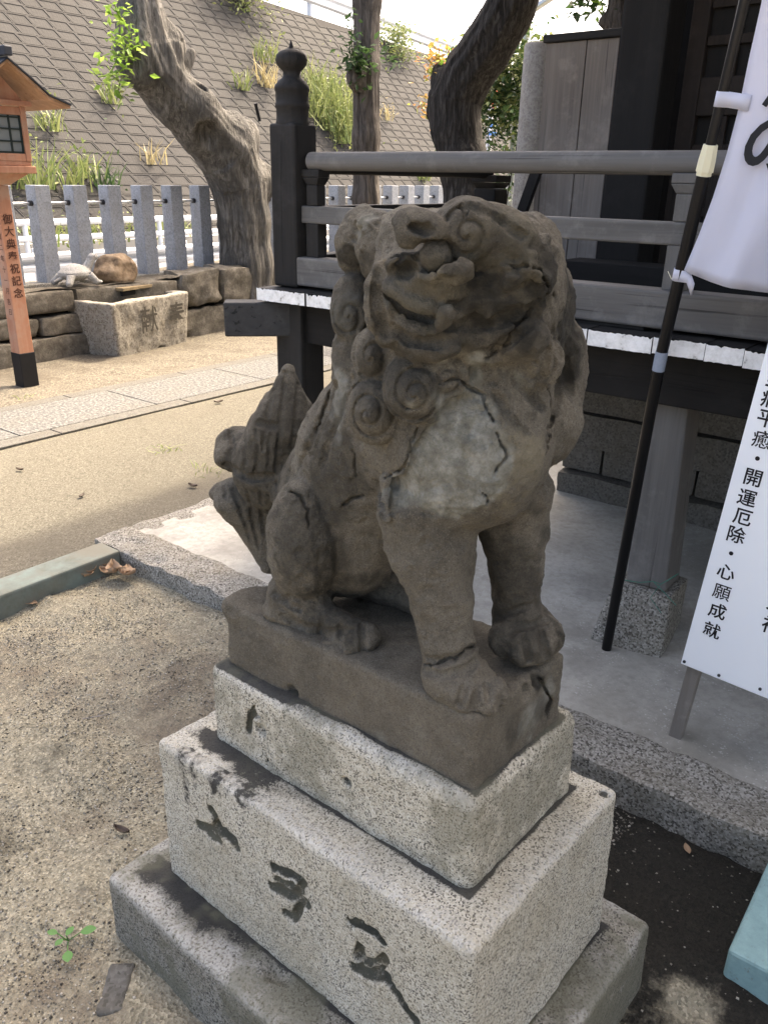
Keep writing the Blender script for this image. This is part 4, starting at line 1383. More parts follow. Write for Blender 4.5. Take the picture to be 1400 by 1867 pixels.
    return np_mesh('body', Vx, Q, np.stack([dark, pale, yel], 1)), V

def mesh_plinth():
    lo, hi = np.array([-1.0577, .8865, .667]), np.array([-.4681, 1.1553, .7949])
    V = Vol(lo - .08, hi + .04, .0036)
    lo[2] -= .012
    V.box((lo + hi) / 2, (hi - lo) / 2, .012)
    V.ell((-1.045, .93, .785), (.03, .05, .02), None, .03, 'u')
    hit = lambda px, py: V.cast(EYEL, sray(px, py))
    V.warp(lambda P: .0030 * fbm(P, .07, 3, 41) + .0016 * fbm(P, .016, 2, 42))
    for px, py, r in ((960, 1262, .012), (1003, 1250, .008), (535, 1262, .013), (415, 1115, .012), (1000, 1290, .012), (975, 1240, .010)):
        p = hit(px, py)
        if p is not None: V.ell(p, (r, r, r * 1.2), None, .008, 's')
    for pl, r in (([(653, 1215), (662, 1250), (683, 1300), (692, 1325), (712, 1350)], .0032), ([(985, 1240), (1003, 1280), (1000, 1310)], .0035)):
        P = [hit(*q) for q in pl]
        P = [p for p in P if p is not None]
        if len(P) > 1:
            N_ = [V.normal(p) for p in P]
            for dpt in (.012, .007, .003, 0): V.tube([p - n_ * dpt for p, n_ in zip(P, N_)], max(r * .8, .0034), .0015, 's')
    V.warp(lambda P: .0008 * fbm(P, .007, 2, 44), .012)
    Vx, Q = V.mesh()
    z = np.zeros(len(Vx))
    def blob(px, py, r, seed):
        c = hit(px, py)
        if c is None: return z
        return smoothstep(1.25, .5, np.linalg.norm(Vx - c, axis=1) / r + .5 * fbm(Vx, .03, 3, seed))
    dark = np.maximum.reduce([blob(970, 1245, .025, 1), blob(935, 1330, .03, 2) * .5, blob(990, 1290, .03, 3) * .5])
    pale = np.maximum.reduce([blob(970, 1310, .04, 4), blob(1000, 1270, .03, 5), blob(708, 1345, .018, 6) * .8]) * .5
    return np_mesh('plinth', Vx, Q, np.stack([dark, pale, z], 1)), V

def local_thing(name, base, *a, **k):
    o = thing(name, (0, 0, 0), *a, **k)
    w = PM @ (np.array(base) - PIV) + PIV
    mm = Matrix.Identity(4)
    for i in range(3):
        for j in range(3): mm[i][j] = PM[i][j]
        mm[i][3] = w[i]
    o.matrix_world = mm
    OFF[o.name] = np.array(base, float)
    return o

st = local_thing('guardian_lion_statue', (-.78, 1.02, .667), 'weathered brown stone lion-dog sitting on the stepped granite pedestal, head turned to the side', 'statue')
me, _v = carve_statue()
me.transform(Matrix.Translation(-Vector(OFF[st.name])))
link_mesh('body', me, M['statue'], st, smooth=180)
me, _v = mesh_plinth()
me.transform(Matrix.Translation(-Vector(OFF[st.name])))
link_mesh('plinth', me, M['statue'], st, smooth=180)

# ------------------------------------------------------------------ stepped granite pedestal
pd = local_thing('stone_pedestal', (-.78, 1.0, 0), 'stepped speckled granite pedestal of three blocks with worn carved characters, under the lion statue', 'pedestal')
def ped_block(name, lo, hi, h, mat, r, chips=(), marks=(), inner=None, seed=0, streak=None, dirt=.2):
    lo, hi = np.array(lo, float), np.array(hi, float)
    V = Vol(lo - .045, hi + .02, h)
    V.box((lo + hi) / 2 - np.array([0, 0, r / 2]), (hi - lo) / 2 + np.array([0, 0, r / 2]), r)
    V.warp(lambda P: .0022 * fbm(P, .08, 3, seed + 1) + .001 * fbm(P, .015, 2, seed + 2))
    hit = lambda px, py: V.cast(EYEL, sray(px, py))
    for px, py, rr in chips:
        p = hit(px, py)
        if p is not None: V.ell(p, (rr, rr, rr * .8), None, .006, 's')
    mk = []
    for pts, rad, dep in marks:
        P = [hit(*q) for q in pts]
        P = [p + V.normal(p) * (rad - dep * 1.35) for p in P if p is not None]
        if len(P) > 1:
            V.tube(P, rad, .005, 's')
            mk += [((P[i], P[i + 1]), rad) for i in range(len(P) - 1)]
    V.warp(lambda P: .0009 * fbm(P, .008, 2, seed + 5), .012)
    X, Q = V.mesh()
    k = np.zeros(len(X)); w = np.zeros(len(X)); g = np.zeros(len(X))
    top = smoothstep(hi[2] - .012, hi[2] - .004, X[:, 2])
    n1 = fbm(X, .09, 4, seed + 7)
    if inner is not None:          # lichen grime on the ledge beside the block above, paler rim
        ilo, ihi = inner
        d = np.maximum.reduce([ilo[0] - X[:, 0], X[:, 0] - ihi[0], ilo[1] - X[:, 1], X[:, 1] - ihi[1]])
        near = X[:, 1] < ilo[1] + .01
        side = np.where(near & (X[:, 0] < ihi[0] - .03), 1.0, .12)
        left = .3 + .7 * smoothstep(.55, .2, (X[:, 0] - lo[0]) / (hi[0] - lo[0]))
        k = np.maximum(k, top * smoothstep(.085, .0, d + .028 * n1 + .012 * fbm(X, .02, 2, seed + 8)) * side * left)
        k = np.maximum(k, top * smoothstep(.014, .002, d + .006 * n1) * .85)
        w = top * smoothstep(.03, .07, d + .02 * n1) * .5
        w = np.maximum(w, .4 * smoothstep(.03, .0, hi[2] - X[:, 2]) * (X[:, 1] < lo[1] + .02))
    else:
        w = top * .4
    if streak is not None:
        for sx, wid, ln in streak:
            dx = np.abs(X[:, 0] - sx) / wid
            dz = (hi[2] - X[:, 2]) / ln
            dr = fbm(X * np.array([1, .2, .12]), .012, 3, seed + 9)
            s = smoothstep(1.0, .0, dx) * smoothstep(1.15, .35, dz + .75 * dr + .3 * n1) * (X[:, 1] < lo[1] + .03)
            k = np.maximum(k, s * (.62 + .3 * fbm(X, .01, 2, seed + 14)))
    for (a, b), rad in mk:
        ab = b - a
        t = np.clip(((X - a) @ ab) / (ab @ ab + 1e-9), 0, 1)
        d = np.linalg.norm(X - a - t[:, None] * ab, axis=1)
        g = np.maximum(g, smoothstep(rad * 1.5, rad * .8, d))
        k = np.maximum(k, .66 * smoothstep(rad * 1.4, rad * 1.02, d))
    g = np.maximum(g, dirt * smoothstep(-.35, .5, fbm(X, .10, 4, seed + 11) + .5 * fbm(X, .02, 2, seed + 12)))
    me = np_mesh(name, X, Q, np.stack([k, w, g], 1))
    me.transform(Matrix.Translation(-Vector(OFF[pd.name])))
    return link_mesh(name, me, mat, pd, smooth=180)
LO_S, HI_S = np.array([-1.0577, .8865, .667]), np.array([-.4681, 1.1553, .7949])
LO_A, HI_A = np.array([-1.081, .8571, .4988]), np.array([-.4496, 1.195, .667])
LO_B, HI_B = np.array([-1.1544, .7709, .1637]), np.array([-.3801, 1.2463, .4988])
LO_C, HI_C = np.array([-1.2457, .6727, -.08]), np.array([-.3075, 1.3273, .1637])
# worn characters of the middle block, read off the stone
M1 = [([(385, 1478), (396, 1500), (392, 1512)], .010, .009), ([(362, 1505), (385, 1515), (415, 1520)], .010, .009), ([(400, 1505), (425, 1530), (430, 1543)], .011, .010), ([(380, 1520), (400, 1535)], .008, .006)]
M2 = [([(500, 1580), (530, 1592), (553, 1608)], .010, .010), ([(553, 1608), (548, 1622)], .009, .008), ([(505, 1605), (535, 1615)], .008, .007), ([(495, 1617), (525, 1630), (560, 1648)], .010, .010), ([(540, 1630), (546, 1655), (538, 1670)], .010, .010), ([(520, 1665), (538, 1672)], .008, .008)]
M3 = [([(640, 1677), (648, 1685)], .008, .008), ([(655, 1680), (690, 1698), (702, 1712)], .010, .009), ([(660, 1725), (655, 1745), (690, 1760), (705, 1745)], .010, .008), ([(648, 1762), (680, 1778), (710, 1775)], .010, .009), ([(700, 1770), (715, 1790), (740, 1830), (760, 1858)], .009, .008)]
MA = [([(620, 1470), (650, 1458), (668, 1440)], .0045, .004), ([(455, 1330), (460, 1300), (470, 1290)], .008, .006), ([(490, 1385), (510, 1365)], .005, .004), ([(676, 1500), (690, 1512)], .005, .004), ([(655, 1420), (672, 1405)], .008, .005)]
ped_block('upper_slab', LO_A, HI_A, .0045, M['granite'], .022, ((380, 1290, .02), (470, 1300, .012), (1045, 1310, .01), (640, 1420, .012), (480, 1330, .016)), MA, (LO_S, HI_S), 50, None, .8)
ped_block('middle_block', LO_B, HI_B, .0045, M['granite'], .013, ((1100, 1455, .012), (960, 1600, .006)), M1 + M2 + M3, (LO_A, HI_A), 70,
          ((-1.06, .075, .075), (-.97, .05, .045), (-.9, .08, .02)))
ped_block('lower_step', LO_C, HI_C, .006, M['granite_grey'], .016, ((500, 1775, .018), (205, 1690, .02), (520, 1785, .012)), (), (LO_B, HI_B), 90, None, 1.0)

# ------------------------------------------------------------------ stone fence on the terrace
fx = -7.25
fn = thing('stone_fence', (fx, 6, .6), 'pale grey stone post fence with steel rods, standing on the low terrace behind the basin', 'fence')
fy = 2.75
k = 0
while fy < 14:
    dz = .006 * (fy - 4)
    jx = rnd.uniform(-.006, .006)
    MB().hexa([(fx - .17 + jx, fy, .57), (fx + jx, fy, .57), (fx + jx, fy + .155, .57), (fx - .17 + jx, fy + .155, .57),
               (fx - .165 + jx, fy + .004, 1.455 + dz), (fx - .005 + jx, fy + .004, 1.455 + dz), (fx - .005 + jx, fy + .151, 1.455 + dz), (fx - .165 + jx, fy + .151, 1.455 + dz)]).build('stone_post', M['fence_stone'], fn, bevel=.006)
    if fy + .373 < 14:
        z = 1.305 + dz
        r_ = MB().tube([(fx - .085, fy + .12, z), (fx - .085, fy + .42, z)], .011, 8).build('steel_rod', M['steel'], fn, smooth=60)
        MB().tube([(fx - .085, fy + .345, z), (fx - .085, fy + .374, z)], .024, 10).build('collar', M['dark_steel'], r_, smooth=60)
    fy += .3725
    k += 1
MB().box((fx - .2, 2.5, .5), (fx + .03, 14, .615)).build('base_course', M['granite_kerb'], fn, bevel=.01)

# ------------------------------------------------------------------ rails of the road behind
gr = thing('guardrail', (-8.6, 6, .15), 'white steel guardrail beside the road, seen through gaps of the stone fence', 'guardrail')
def wbeam(xc, y0, y1, zc, h, dz=0.0):
    pr = [(-.0, -.5), (.05, -.36), (.05, -.2), (.0, -.06), (.0, .06), (.05, .2), (.05, .36), (.0, .5)]
    P0 = [(xc + a, y0, zc(y0) + b * h) for a, b in pr]
    P1 = [(xc + a, y1, zc(y1) + b * h) for a, b in pr]
    Pb = [(p[0] - .012, p[1], p[2]) for p in P0[::-1]], [(p[0] - .012, p[1], p[2]) for p in P1[::-1]]
    return MB().grid([P0 + Pb[0] + [P0[0]], P1 + Pb[1] + [P1[0]]])
wbeam(-8.6, -6, 26, lambda y: .66, .2).build('beam', M['white_rail'], gr)
for y in np.arange(-5, 26, 2.0): MB().tube([(-8.68, y, .1), (-8.68, y, .8)], .05, 10).build('post', M['white_rail'], gr, smooth=60)
pr_ = thing('pipe_rail', (-12.4, 8, .15), 'white pipe railing on the far side of the road at the embankment foot', 'railing')
for z in (.86, .62):
    MB().tube([(-12.4, -8, z), (-12.4, 40, z)], .05, 8).build('pipe', M['white_rail'], pr_, smooth=60)
for y in np.arange(-8, 40, 2.5): MB().tube([(-12.4, y, .1), (-12.4, y, .9)], .04, 8).build('post', M['white_rail'], pr_, smooth=60)
gu = thing('guardrail', (TX, 16, 5.6), 'galvanised guardrail along the top of the embankment against the sky', 'guardrail', )
wbeam(TX - .35, -10, 58, lambda y: ztop(y) + .62, .38).build('beam', M['white_rail'], gu)
for i, y in enumerate(np.arange(-9.1, 58, 4.0)): MB().tube([(TX - .42, y, ztop(y) - .3), (TX - .42, y, ztop(y) + .86)], .075, 10).build('post', M['white_rail'], gu, smooth=60)

# ------------------------------------------------------------------ lantern on a vermilion post
ln = thing('lantern_post', (-6.1, 3.29, 0), 'vermilion wooden lantern on a tall black-footed post at the left edge, with brushed characters', 'lantern')
px0, px1, py0, py1 = -6.165, -6.045, 3.225, 3.345
zt = 1.47
tp = lambda z: .012 * z / 1.5
mb = MB().hexa([(px0, py0, .262), (px1, py0, .262), (px1, py1, .262), (px0, py1, .262), (px0 + .01, py0 + .008, zt), (px1 - .01, py0 + .008, zt), (px1 - .01, py1 - .008, zt), (px0 + .01, py1 - .008, zt)])
mb.build('post', M['vermilion'], ln, bevel=.004)
MB().box((px0 - .004, py0 - .004, -.05), (px1 + .004, py1 + .004, .265)).build('black_foot', M['tar'], ln, bevel=.004)
cy = (py0 + py1) / 2; cx = (px0 + px1) / 2
MB().hexa([(px0, py0, zt + .001), (px1, py0, zt + .001), (px1, py1, zt + .001), (px0, py1, zt + .001), (cx - .16, cy - .16, 1.55), (cx + .16, cy - .16, 1.55), (cx + .16, cy + .16, 1.55), (cx - .16, cy + .16, 1.55)]).build('bracket', M['vermilion'], ln, bevel=.004)
MB().box((cx - .2, cy - .2, 1.551), (cx + .2, cy + .2, 1.60)).build('tray', M['vermilion'], ln, bevel=.005)
MB().box((cx - .18, cy - .18, 1.601), (cx + .18, cy + .18, 1.63)).build('tray', M['vermilion'], ln, bevel=.004)
hb = .165
bx_ = MB()
for sx in (-1, 1):
    for sy in (-1, 1):
        bx_.box((cx + sx * hb - .02, cy + sy * hb - .02, 1.631), (cx + sx * hb + .02, cy + sy * hb + .02, 1.985))
for z in (1.631, 1.93):
    for s_ in (-1, 1):
        bx_.box((cx - hb + .021, cy + s_ * hb - .017, z), (cx + hb - .021, cy + s_ * hb + .017, z + .05))
        bx_.box((cx + s_ * hb - .017, cy - hb + .021, z), (cx + s_ * hb + .017, cy + hb - .021, z + .05))
lb = bx_.build('lantern_box', M['vermilion'], ln, bevel=.003)
for ax_ in (0, 1):
    for s_ in (-1, 1):
        def B(u0, u1, d0, d1, z0, z1):
            return ((cx + u0, cy + d0, z0), (cx + u1, cy + d1, z1)) if ax_ == 0 else ((cx + d0, cy + u0, z0), (cx + d1, cy + u1, z1))
        d = s_ * hb
        w_ = MB().box(*B(-hb + .022, hb - .022, d - .004, d + .002, 1.683, 1.928)).build('window', M['paper'], lb)
        g = MB()
        f0, f1 = (d + .0025, d + .011) if s_ > 0 else (d - .013, d - .0045)
        for u in (-hb + .03, -.055, 0.0 + .055, hb - .03): g.box(*B(u - .006, u + .006, f0, f1, 1.684, 1.927))
        for z in (1.69, 1.76, 1.84, 1.915): g.box(*B(-hb + .023, hb - .023, f0 + (.001 if s_ > 0 else 0.001), f1 - .001, z - .005, z + .005))
        g.build('muntin_grid', M['lantern_frame'], w_)
# gabled roof, ridge along X, flaring eaves
ex = .36
prof_y = [(0, 2.235), (.16, 2.12), (.27, 2.035), (.43, 1.985)]
def roofshell(th, dz, mat, name, x0, x1, par, dy=0):
    top, bot = [], []
    ysq = [(-a - (dy if a else 0), b) for a, b in prof_y[::-1]] + [(a + dy, b) for a, b in prof_y[1:]]
    mb = MB()
    mb.grid([[(x0, cy + a, b + dz + th) for a, b in ysq] + [(x0, cy + a, b + dz) for a, b in ysq[::-1]] + [(x0, cy + ysq[0][0], ysq[0][1] + dz + th)],
             [(x1, cy + a, b + dz + th) for a, b in ysq] + [(x1, cy + a, b + dz) for a, b in ysq[::-1]] + [(x1, cy + ysq[0][0], ysq[0][1] + dz + th)]])
    n = len(ysq)
    for xx, fl in ((x0, 1), (x1, 0)):
        pts = [(xx, cy + a, b + dz + th) for a, b in ysq] + [(xx, cy + a, b + dz) for a, b in ysq]
        mb.add(pts, [(i, i + 1, n + i + 1, n + i) if fl else (n + i, n + i + 1, i + 1, i) for i in range(n - 1)])
    return mb.build(name, mat, par)
rfl = roofshell(.018, 0, M['eave'], 'roof', cx - ex, cx + ex, ln)
roofshell(.012, .0185, M['roof_metal'], 'roof_sheet', cx - ex - .01, cx + ex + .01, rfl, .006)
MB().box((cx - ex - .03, cy - .03, 2.27), (cx + ex + .03, cy + .03, 2.33)).build('ridge', M['roof_metal'], rfl, bevel=.008)
MB().add([(cx + hb + .02, cy - .2, 1.99), (cx + hb + .02, cy + .2, 1.99), (cx + hb + .02, cy, 2.2), (cx + hb + .005, cy - .2, 1.99), (cx + hb + .005, cy + .2, 1.99), (cx + hb + .005, cy, 2.2)], [(0, 1, 2), (5, 4, 3), (0, 2, 5, 3), (2, 1, 4, 5), (1, 0, 3, 4)]).build('gable', M['vermilion'], ln)
MB().box((cx + hb + .022, cy - .22, 1.987), (cx + hb + .05, cy + .22, 2.02)).build('tie_beam', M['vermilion'], ln, bevel=.004)
main = '御大典奉祝記念'
write('character', main, [(px1 + .002 - .008 * (1.25 - i * .082) / 1.5, cy + .005, 1.245 - i * .088) for i in range(len(main))], (0, 1, 0), (0, 0, 1), .082, M['ink_faded'], ln, .012)
side = '平成二年十一月吉日'
write('character', side, [(cx + .018, py0 - .001 + .004 * (1.2 - i * .085), 1.2 - i * .078) for i in range(len(side))], (1, 0, 0), (0, 0, 1), .055, M['ink_faded'], ln, .0)

# ------------------------------------------------------------------ water basin
bs = thing('water_basin', (-6.7, 4.8, 0), 'heavy rough granite water basin with dark carved characters, beside the retaining wall', 'basin')
a_, b_ = np.array([-6.43, 4.36]), np.array([-6.645, 5.385])
eL = (b_ - a_) / np.linalg.norm(b_ - a_); eD = np.array([-eL[1], eL[0]]); LL, DD = 1.045, .56
RB = np.array([[eL[0], eD[0], 0], [eL[1], eD[1], 0], [0, 0, 1.0]])
cc = np.array([*(a_ + eL * LL / 2 + eD * DD / 2), .23])
V = Vol(cc - np.array([.62, .75, .34]), cc + np.array([.62, .75, .34]), .012)
V.box(cc, (LL / 2, DD / 2, .265), .022, RB)
V.box(cc + np.array([0, 0, .27]), (LL / 2 - .10, DD / 2 - .09, .16), .03, RB, .02, 's')
V.warp(lambda P: .007 * fbm(P, .14, 3, 3) + .003 * fbm(P, .04, 2, 5))
V.ell((*(a_ + eL * .62), -.03), (.06, .06, .05), None, .02, 's')
X, Q = V.mesh()
q = (X - cc) @ RB
tz = np.clip((X[:, 2]) / .5, 0, 1)
q[:, 0] *= .93 + .07 * tz; q[:, 1] *= .9 + .1 * tz
q[:, 0] += (-.03 * tz) * (q[:, 0] < 0)
X = q @ RB.T + cc
me = np_mesh('body', X - OFF[bs.name], Q)
link_mesh('body', me, M['basin_stone'], bs, smooth=180)
mb = MB()
qq = [cc[:2] + eL * s * (LL / 2 - .09) + eD * t * (DD / 2 - .08) for s, t in ((-1, -1), (1, -1), (1, 1), (-1, 1))]
mb.add([(*p, .43) for p in qq], [(0, 1, 2, 3)]).build('water', M['water'], bs)
fc = lambda u, z: np.array([*(a_ + eL * (LL / 2 + (u - .5) * LL) + eD * (.028 - .028 * z / .5 - .020)), z])
write('character', '奉', [fc(.80, .30)], (*eL, 0), (0, 0, 1), .27, M['carved'], bs, .016, .95)
write('character', '献', [fc(.42, .30)], (*eL, 0), (0, 0, 1), .28, M['carved'], bs, .012, .95)
lw = thing('ladle_rest', (-6.98, 4.85, .48), 'small pale wooden rest lying across the back rim of the water basin', 'ladle rest')
c0 = np.array([-6.86, 4.72, .515])
MB().obox(c0 + np.array([0, -.0, 0]), c0 + np.array([*(eL * .33), 0]), .11, .05).build('block', M['dark_x'], lw, bevel=.005)
MB().obox(c0 + np.array([*(-eL * .04), .042]), c0 + np.array([*(eL * .37), .042]), .2, .03).build('plank', M['tan_wood'], lw, bevel=.004)

# ------------------------------------------------------------------ stone turtle and boulder on the terrace
tx = -6.98
tz0 = .625
tt = thing('stone_turtle', (tx, 4.4, tz0), 'carved grey stone turtle with raised head on the terrace edge', 'statue')
V = Vol((tx - .28, 4.08, tz0 - .03), (tx + .28, 4.72, tz0 + .33), .0065)
V.ell((tx, 4.36, tz0 + .085), (.125, .155, .06), None, .0)
V.ell((tx, 4.36, tz0 + .10), (.095, .12, .075), None, .02)
V.cone((tx, 4.47, tz0 + .10), (tx + .015, 4.535, tz0 + .2), .042, .036, .02)
V.ell((tx + .02, 4.555, tz0 + .225), (.036, .05, .034), None, .01)
for sx in (-1, 1):
    V.cone((tx + sx * .09, 4.46, tz0 + .07), (tx + sx * .115, 4.50, tz0 + .02), .036, .03, .015)
    V.cone((tx + sx * .09, 4.26, tz0 + .06), (tx + sx * .12, 4.22, tz0 + .015), .036, .03, .015)
    V.ell((tx + sx * .12, 4.52, tz0 + .012), (.03, .042, .018), None, .01)
V.cone((tx, 4.22, tz0 + .05), (tx, 4.15, tz0 + .03), .02, .008, .01)
V.tube([(tx + .13 * math.cos(t), 4.36 + .16 * math.sin(t), tz0 + .088) for t in np.linspace(0, 6.28, 26)], .007, .004, 's')
V.ell((tx + .052, 4.575, tz0 + .232), .008, None, .003, 's')
V.tube([(tx + .05, 4.60, tz0 + .214), (tx + .056, 4.57, tz0 + .212)], .004, .002, 's')
X, Q = V.mesh()
link_mesh('body', np_mesh('body', X - OFF[tt.name], Q), M['turtle'], tt, smooth=180)
V = Vol((-7.3, 4.5, .55), (-6.75, 5.2, 1.0), .013)
V.ell((-7.02, 4.83, .70), (.16, .235, .16), None, 0)
V.ell((-7.0, 4.75, .78), (.1, .12, .09), None, .05)
V.box((-6.8, 4.83, .62), (.08, .3, .06), .01, None, .03, 's')
for nx_, ny_, nz_, dd in ((.5, .3, .8, .135), (.6, -.5, .5, .15), (-.2, .7, .7, .16), (.9, .1, .1, .13), (.1, -.8, .55, .175), (.3, 0, .95, .14)):
    nv = np.array([nx_, ny_, nz_]); nv /= np.linalg.norm(nv)
    V.op(lambda X, Y, Z, nv=nv, dd=dd: -((X + 7.02) * nv[0] + (Y - 4.83) * nv[1] + (Z - .72) * nv[2] - dd), (-7.3, 4.5, .55), (-6.75, 5.2, 1.0), .006, 's')
V.warp(lambda P: .012 * fbm(P, .12, 3, 12) + .006 * np.abs(fbm(P, .05, 2, 15)), .06)
X, Q = V.mesh()
o = link_mesh('boulder', np_mesh('boulder', X - np.array([-7.02, 4.83, .6]), Q), M['rock'], smooth=40)
o.location = (-7.02, 4.83, .6)
tag(o, 'angular brown boulder on the terrace beside the stone turtle', 'boulder')

# ------------------------------------------------------------------ trees
def trunk_vol(pts, h, seed, groove=.02, extra=None, floor=None):
    P = np.array([p[:3] for p in pts]); R = [p[3] for p in pts]
    mx = max(R) + .15
    V = Vol(P.min(0) - mx, P.max(0) + mx, h)
    V.tube(list(P), R, max(R) * .35)
    if extra: extra(V)
    dirs = P[-1] - P[0]; dirs /= np.linalg.norm(dirs)
    def bark_(q):
        # ridges run along the nearest stretch of the trunk
        best = np.full(len(q), 1e9); dv = np.zeros_like(q); along = np.zeros(len(q)); acc = 0
        for a, b in zip(P[:-1], P[1:]):
            ab = b - a; L = np.linalg.norm(ab); t = np.clip(((q - a) @ ab) / (L * L), 0, 1)
            r_ = q - a - t[:, None] * ab
            d = np.linalg.norm(r_, axis=1); m_ = d < best
            best = np.where(m_, d, best); dv[m_] = r_[m_]; along = np.where(m_, acc + t * L, along); acc += L
        u = dv / np.maximum(best, 1e-6)[:, None]
        C = np.concatenate([u * .34, along[:, None] * 0], 1)[:, :3] + along[:, None] * np.array([.045, .05, .06])
        return groove * fbm(C, .12, 4, seed, .6) + groove * .9 * np.abs(fbm(C, .3, 2, seed + 5))
    V.warp(bark_, mx * .35)
    return V
def pts_on(plane, lst):
    out = []
    for px, py, rp in lst:
        p = at(px, py, **plane)
        w = (p - EYE) @ FWD
        out.append((*p, rp * w / FPX))
    return out
X7 = dict(x=-7.05)
tl = pts_on(X7, [(462, 640, 58), (455, 560, 48), (452, 480, 44), (446, 400, 44), (436, 335, 46), (412, 280, 48), (368, 228, 46), (318, 178, 44), (282, 132, 44), (264, 80, 40), (258, 30, 36), (255, 2, 34)])
base = np.array([-7.05, tl[1][1], .5])
tr1 = thing('pollarded_tree', base, 'thick leaning pale-barked pollarded tree with a sawn top and green sprouts, left of the veranda', 'tree')
def ex1(V):
    def L(px, py, r, dx=0):
        p = at(px, py, **X7); p = p + np.array([dx, 0, 0]); return p, r * ((p - EYE) @ FWD) / FPX
    for px, py, r, dx in ((238, 110, 36, .05), (246, 70, 30, 0), (345, 200, 38, .12), (420, 250, 34, .08), (300, 90, 28, .1), (470, 330, 24, .1), (452, 250, 26, -.05)):
        p, q = L(px, py, r, dx); V.ell(p, (q, q, q * 1.3), None, .12)
    a, ra = L(330, 140, 16); b, rb_ = L(348, 98, 10); V.cone(a, b, ra, rb_, .04)
    for px, py, r, dx in ((338, 168, 12, .22), (352, 250, 18, .24), (222, 118, 14, .2)):
        p, q = L(px, py, r, dx); V.ell(p, (q, q, q * 1.6), None, .05, 's')
    ct = at(258, -2, **X7); V.box(ct + np.array([0, 0, .2]), (.6, .6, .19), .005, None, 0, 's')
V = trunk_vol(tl, .016, 3, .022, ex1)
X, Q = V.mesh()
link_mesh('trunk', np_mesh('trunk', X - base, Q), M['bark_pale'], tr1, smooth=180); OFF[tr1.name] = base
p = at(258, 8, **X7)
MB().tube([p + np.array([0, 0, -.03]), p + np.array([0, 0, .012])], .185, 18).build('sawn_top', M['bark_cut'], tr1)
rs = np.random.RandomState(11)
def sprig(parent, pix, plane, mat, n, size, dx=.1, spread=.12, stem=True, name='leaf_sprig'):
    mb = MB()
    P = [at(*q, **plane) + np.array([dx, 0, 0]) for q in pix]
    if stem: mb.tube(P, [.007] * len(P), 4)
    for a, b in zip(P[:-1], P[1:]):
        for t in np.linspace(0, 1, 5): leaves(mb, a + (b - a) * t, max(1, n // (5 * (len(P) - 1))), (spread,) * 3, size, rs)
    o = mb.build(name, mat, parent); o['kind'] = 'stuff'
    return o
sprig(tr1, [(218, 60), (195, 25), (190, 8)], X7, M['leaf_fresh'], 40, .085, .15, .12)
sprig(tr1, [(222, 90), (200, 70), (185, 85)], X7, M['leaf_fresh'], 60, .08, .2, .14)
sprig(tr1, [(215, 105), (190, 110), (178, 135)], X7, M['leaf_fresh'], 50, .08, .2, .14)
sprig(tr1, [(200, 130), (178, 140), (155, 142)], X7, M['leaf_fresh'], 36, .1, .2, .1)
sprig(tr1, [(205, 140), (198, 165), (195, 185)], X7, M['weed'], 20, .08, .15, .1)
MB().tube([at(432, 190, **X7) + np.array([.28, 0, 0]), at(440, 222, **X7) + np.array([.28, 0, 0])], .018, 8).build('stake_peg', M['tar'], tr1)

tm = pts_on(dict(x=-7.0), [(668, 480, 30), (668, 360, 24), (668, 250, 24), (667, 120, 24), (670, 0, 25), (672, -90, 25)])
base = np.array([-7.0, tm[0][1], .5])
tr2 = thing('straight_tree', base, 'straight grey-brown tree trunk rising behind the veranda handrail, with ivy tufts', 'tree'); OFF[tr2.name] = base
V = trunk_vol(tm, .016, 21, .016, lambda V: V.ell(at(648, 140, x=-7.0), (.12, .12, .16), None, .1))
X, Q = V.mesh()
link_mesh('trunk', np_mesh('trunk', X - base, Q), M['bark_mid'], tr2, smooth=180)
sprig(tr2, [(645, 140), (632, 110), (628, 70), (632, 25)], dict(x=-7.0), M['leaf_dark'], 60, .11, .1, .12)
sprig(tr2, [(642, 90), (636, 110), (645, 140)], dict(x=-7.0), M['leaf_dark'], 130, .11, .12, .2)
sprig(tr2, [(697, 90), (700, 110)], dict(x=-7.0), M['leaf_dark'], 30, .1, .1, .12)

Y7 = dict(y=7.5)
tr_ = pts_on(Y7, [(862, 470, 52), (856, 380, 43), (846, 300, 42), (832, 230, 42), (832, 180, 43), (852, 135, 43), (888, 85, 43), (915, 40, 41), (935, 0, 40), (965, -70, 38), (985, -150, 34)])
base = np.array([tr_[0][0], 7.5, 0.0])
tr3 = thing('leaning_tree', base, 'dark rough-barked tree bending right behind the handrail, with a stub and reddish sprouts', 'tree'); OFF[tr3.name] = base
def ex3(V):
    for px, py, r in ((808, 150, 26), (800, 128, 14), (795, 205, 18), (812, 185, 26), (870, 120, 30)):
        p = at(px, py, **Y7); q = r * ((p - EYE) @ FWD) / FPX; V.ell(p, (q, q, q * 1.1), None, .07)
    p = at(820, 118, **Y7); V.ell(p + np.array([0, -.12, .03]), (.05, .08, .03), None, .03, 's')
V = trunk_vol(tr_, .014, 33, .016, ex3)
X, Q = V.mesh()
link_mesh('trunk', np_mesh('trunk', X - base, Q), M['bark_dark'], tr3, smooth=180)
sprig(tr3, [(805, 135), (790, 120), (778, 105)], Y7, M['leaf_red'], 70, .075, 0, .15)
sprig(tr3, [(808, 130), (800, 105), (800, 88)], Y7, M['leaf_red'], 90, .075, 0, .16)
sprig(tr3, [(810, 130), (820, 108), (828, 98)], Y7, M['leaf_fresh'], 36, .08, 0, .1)
sprig(tr3, [(790, 205), (778, 196), (768, 192)], Y7, M['leaf_red'], 60, .07, 0, .12)

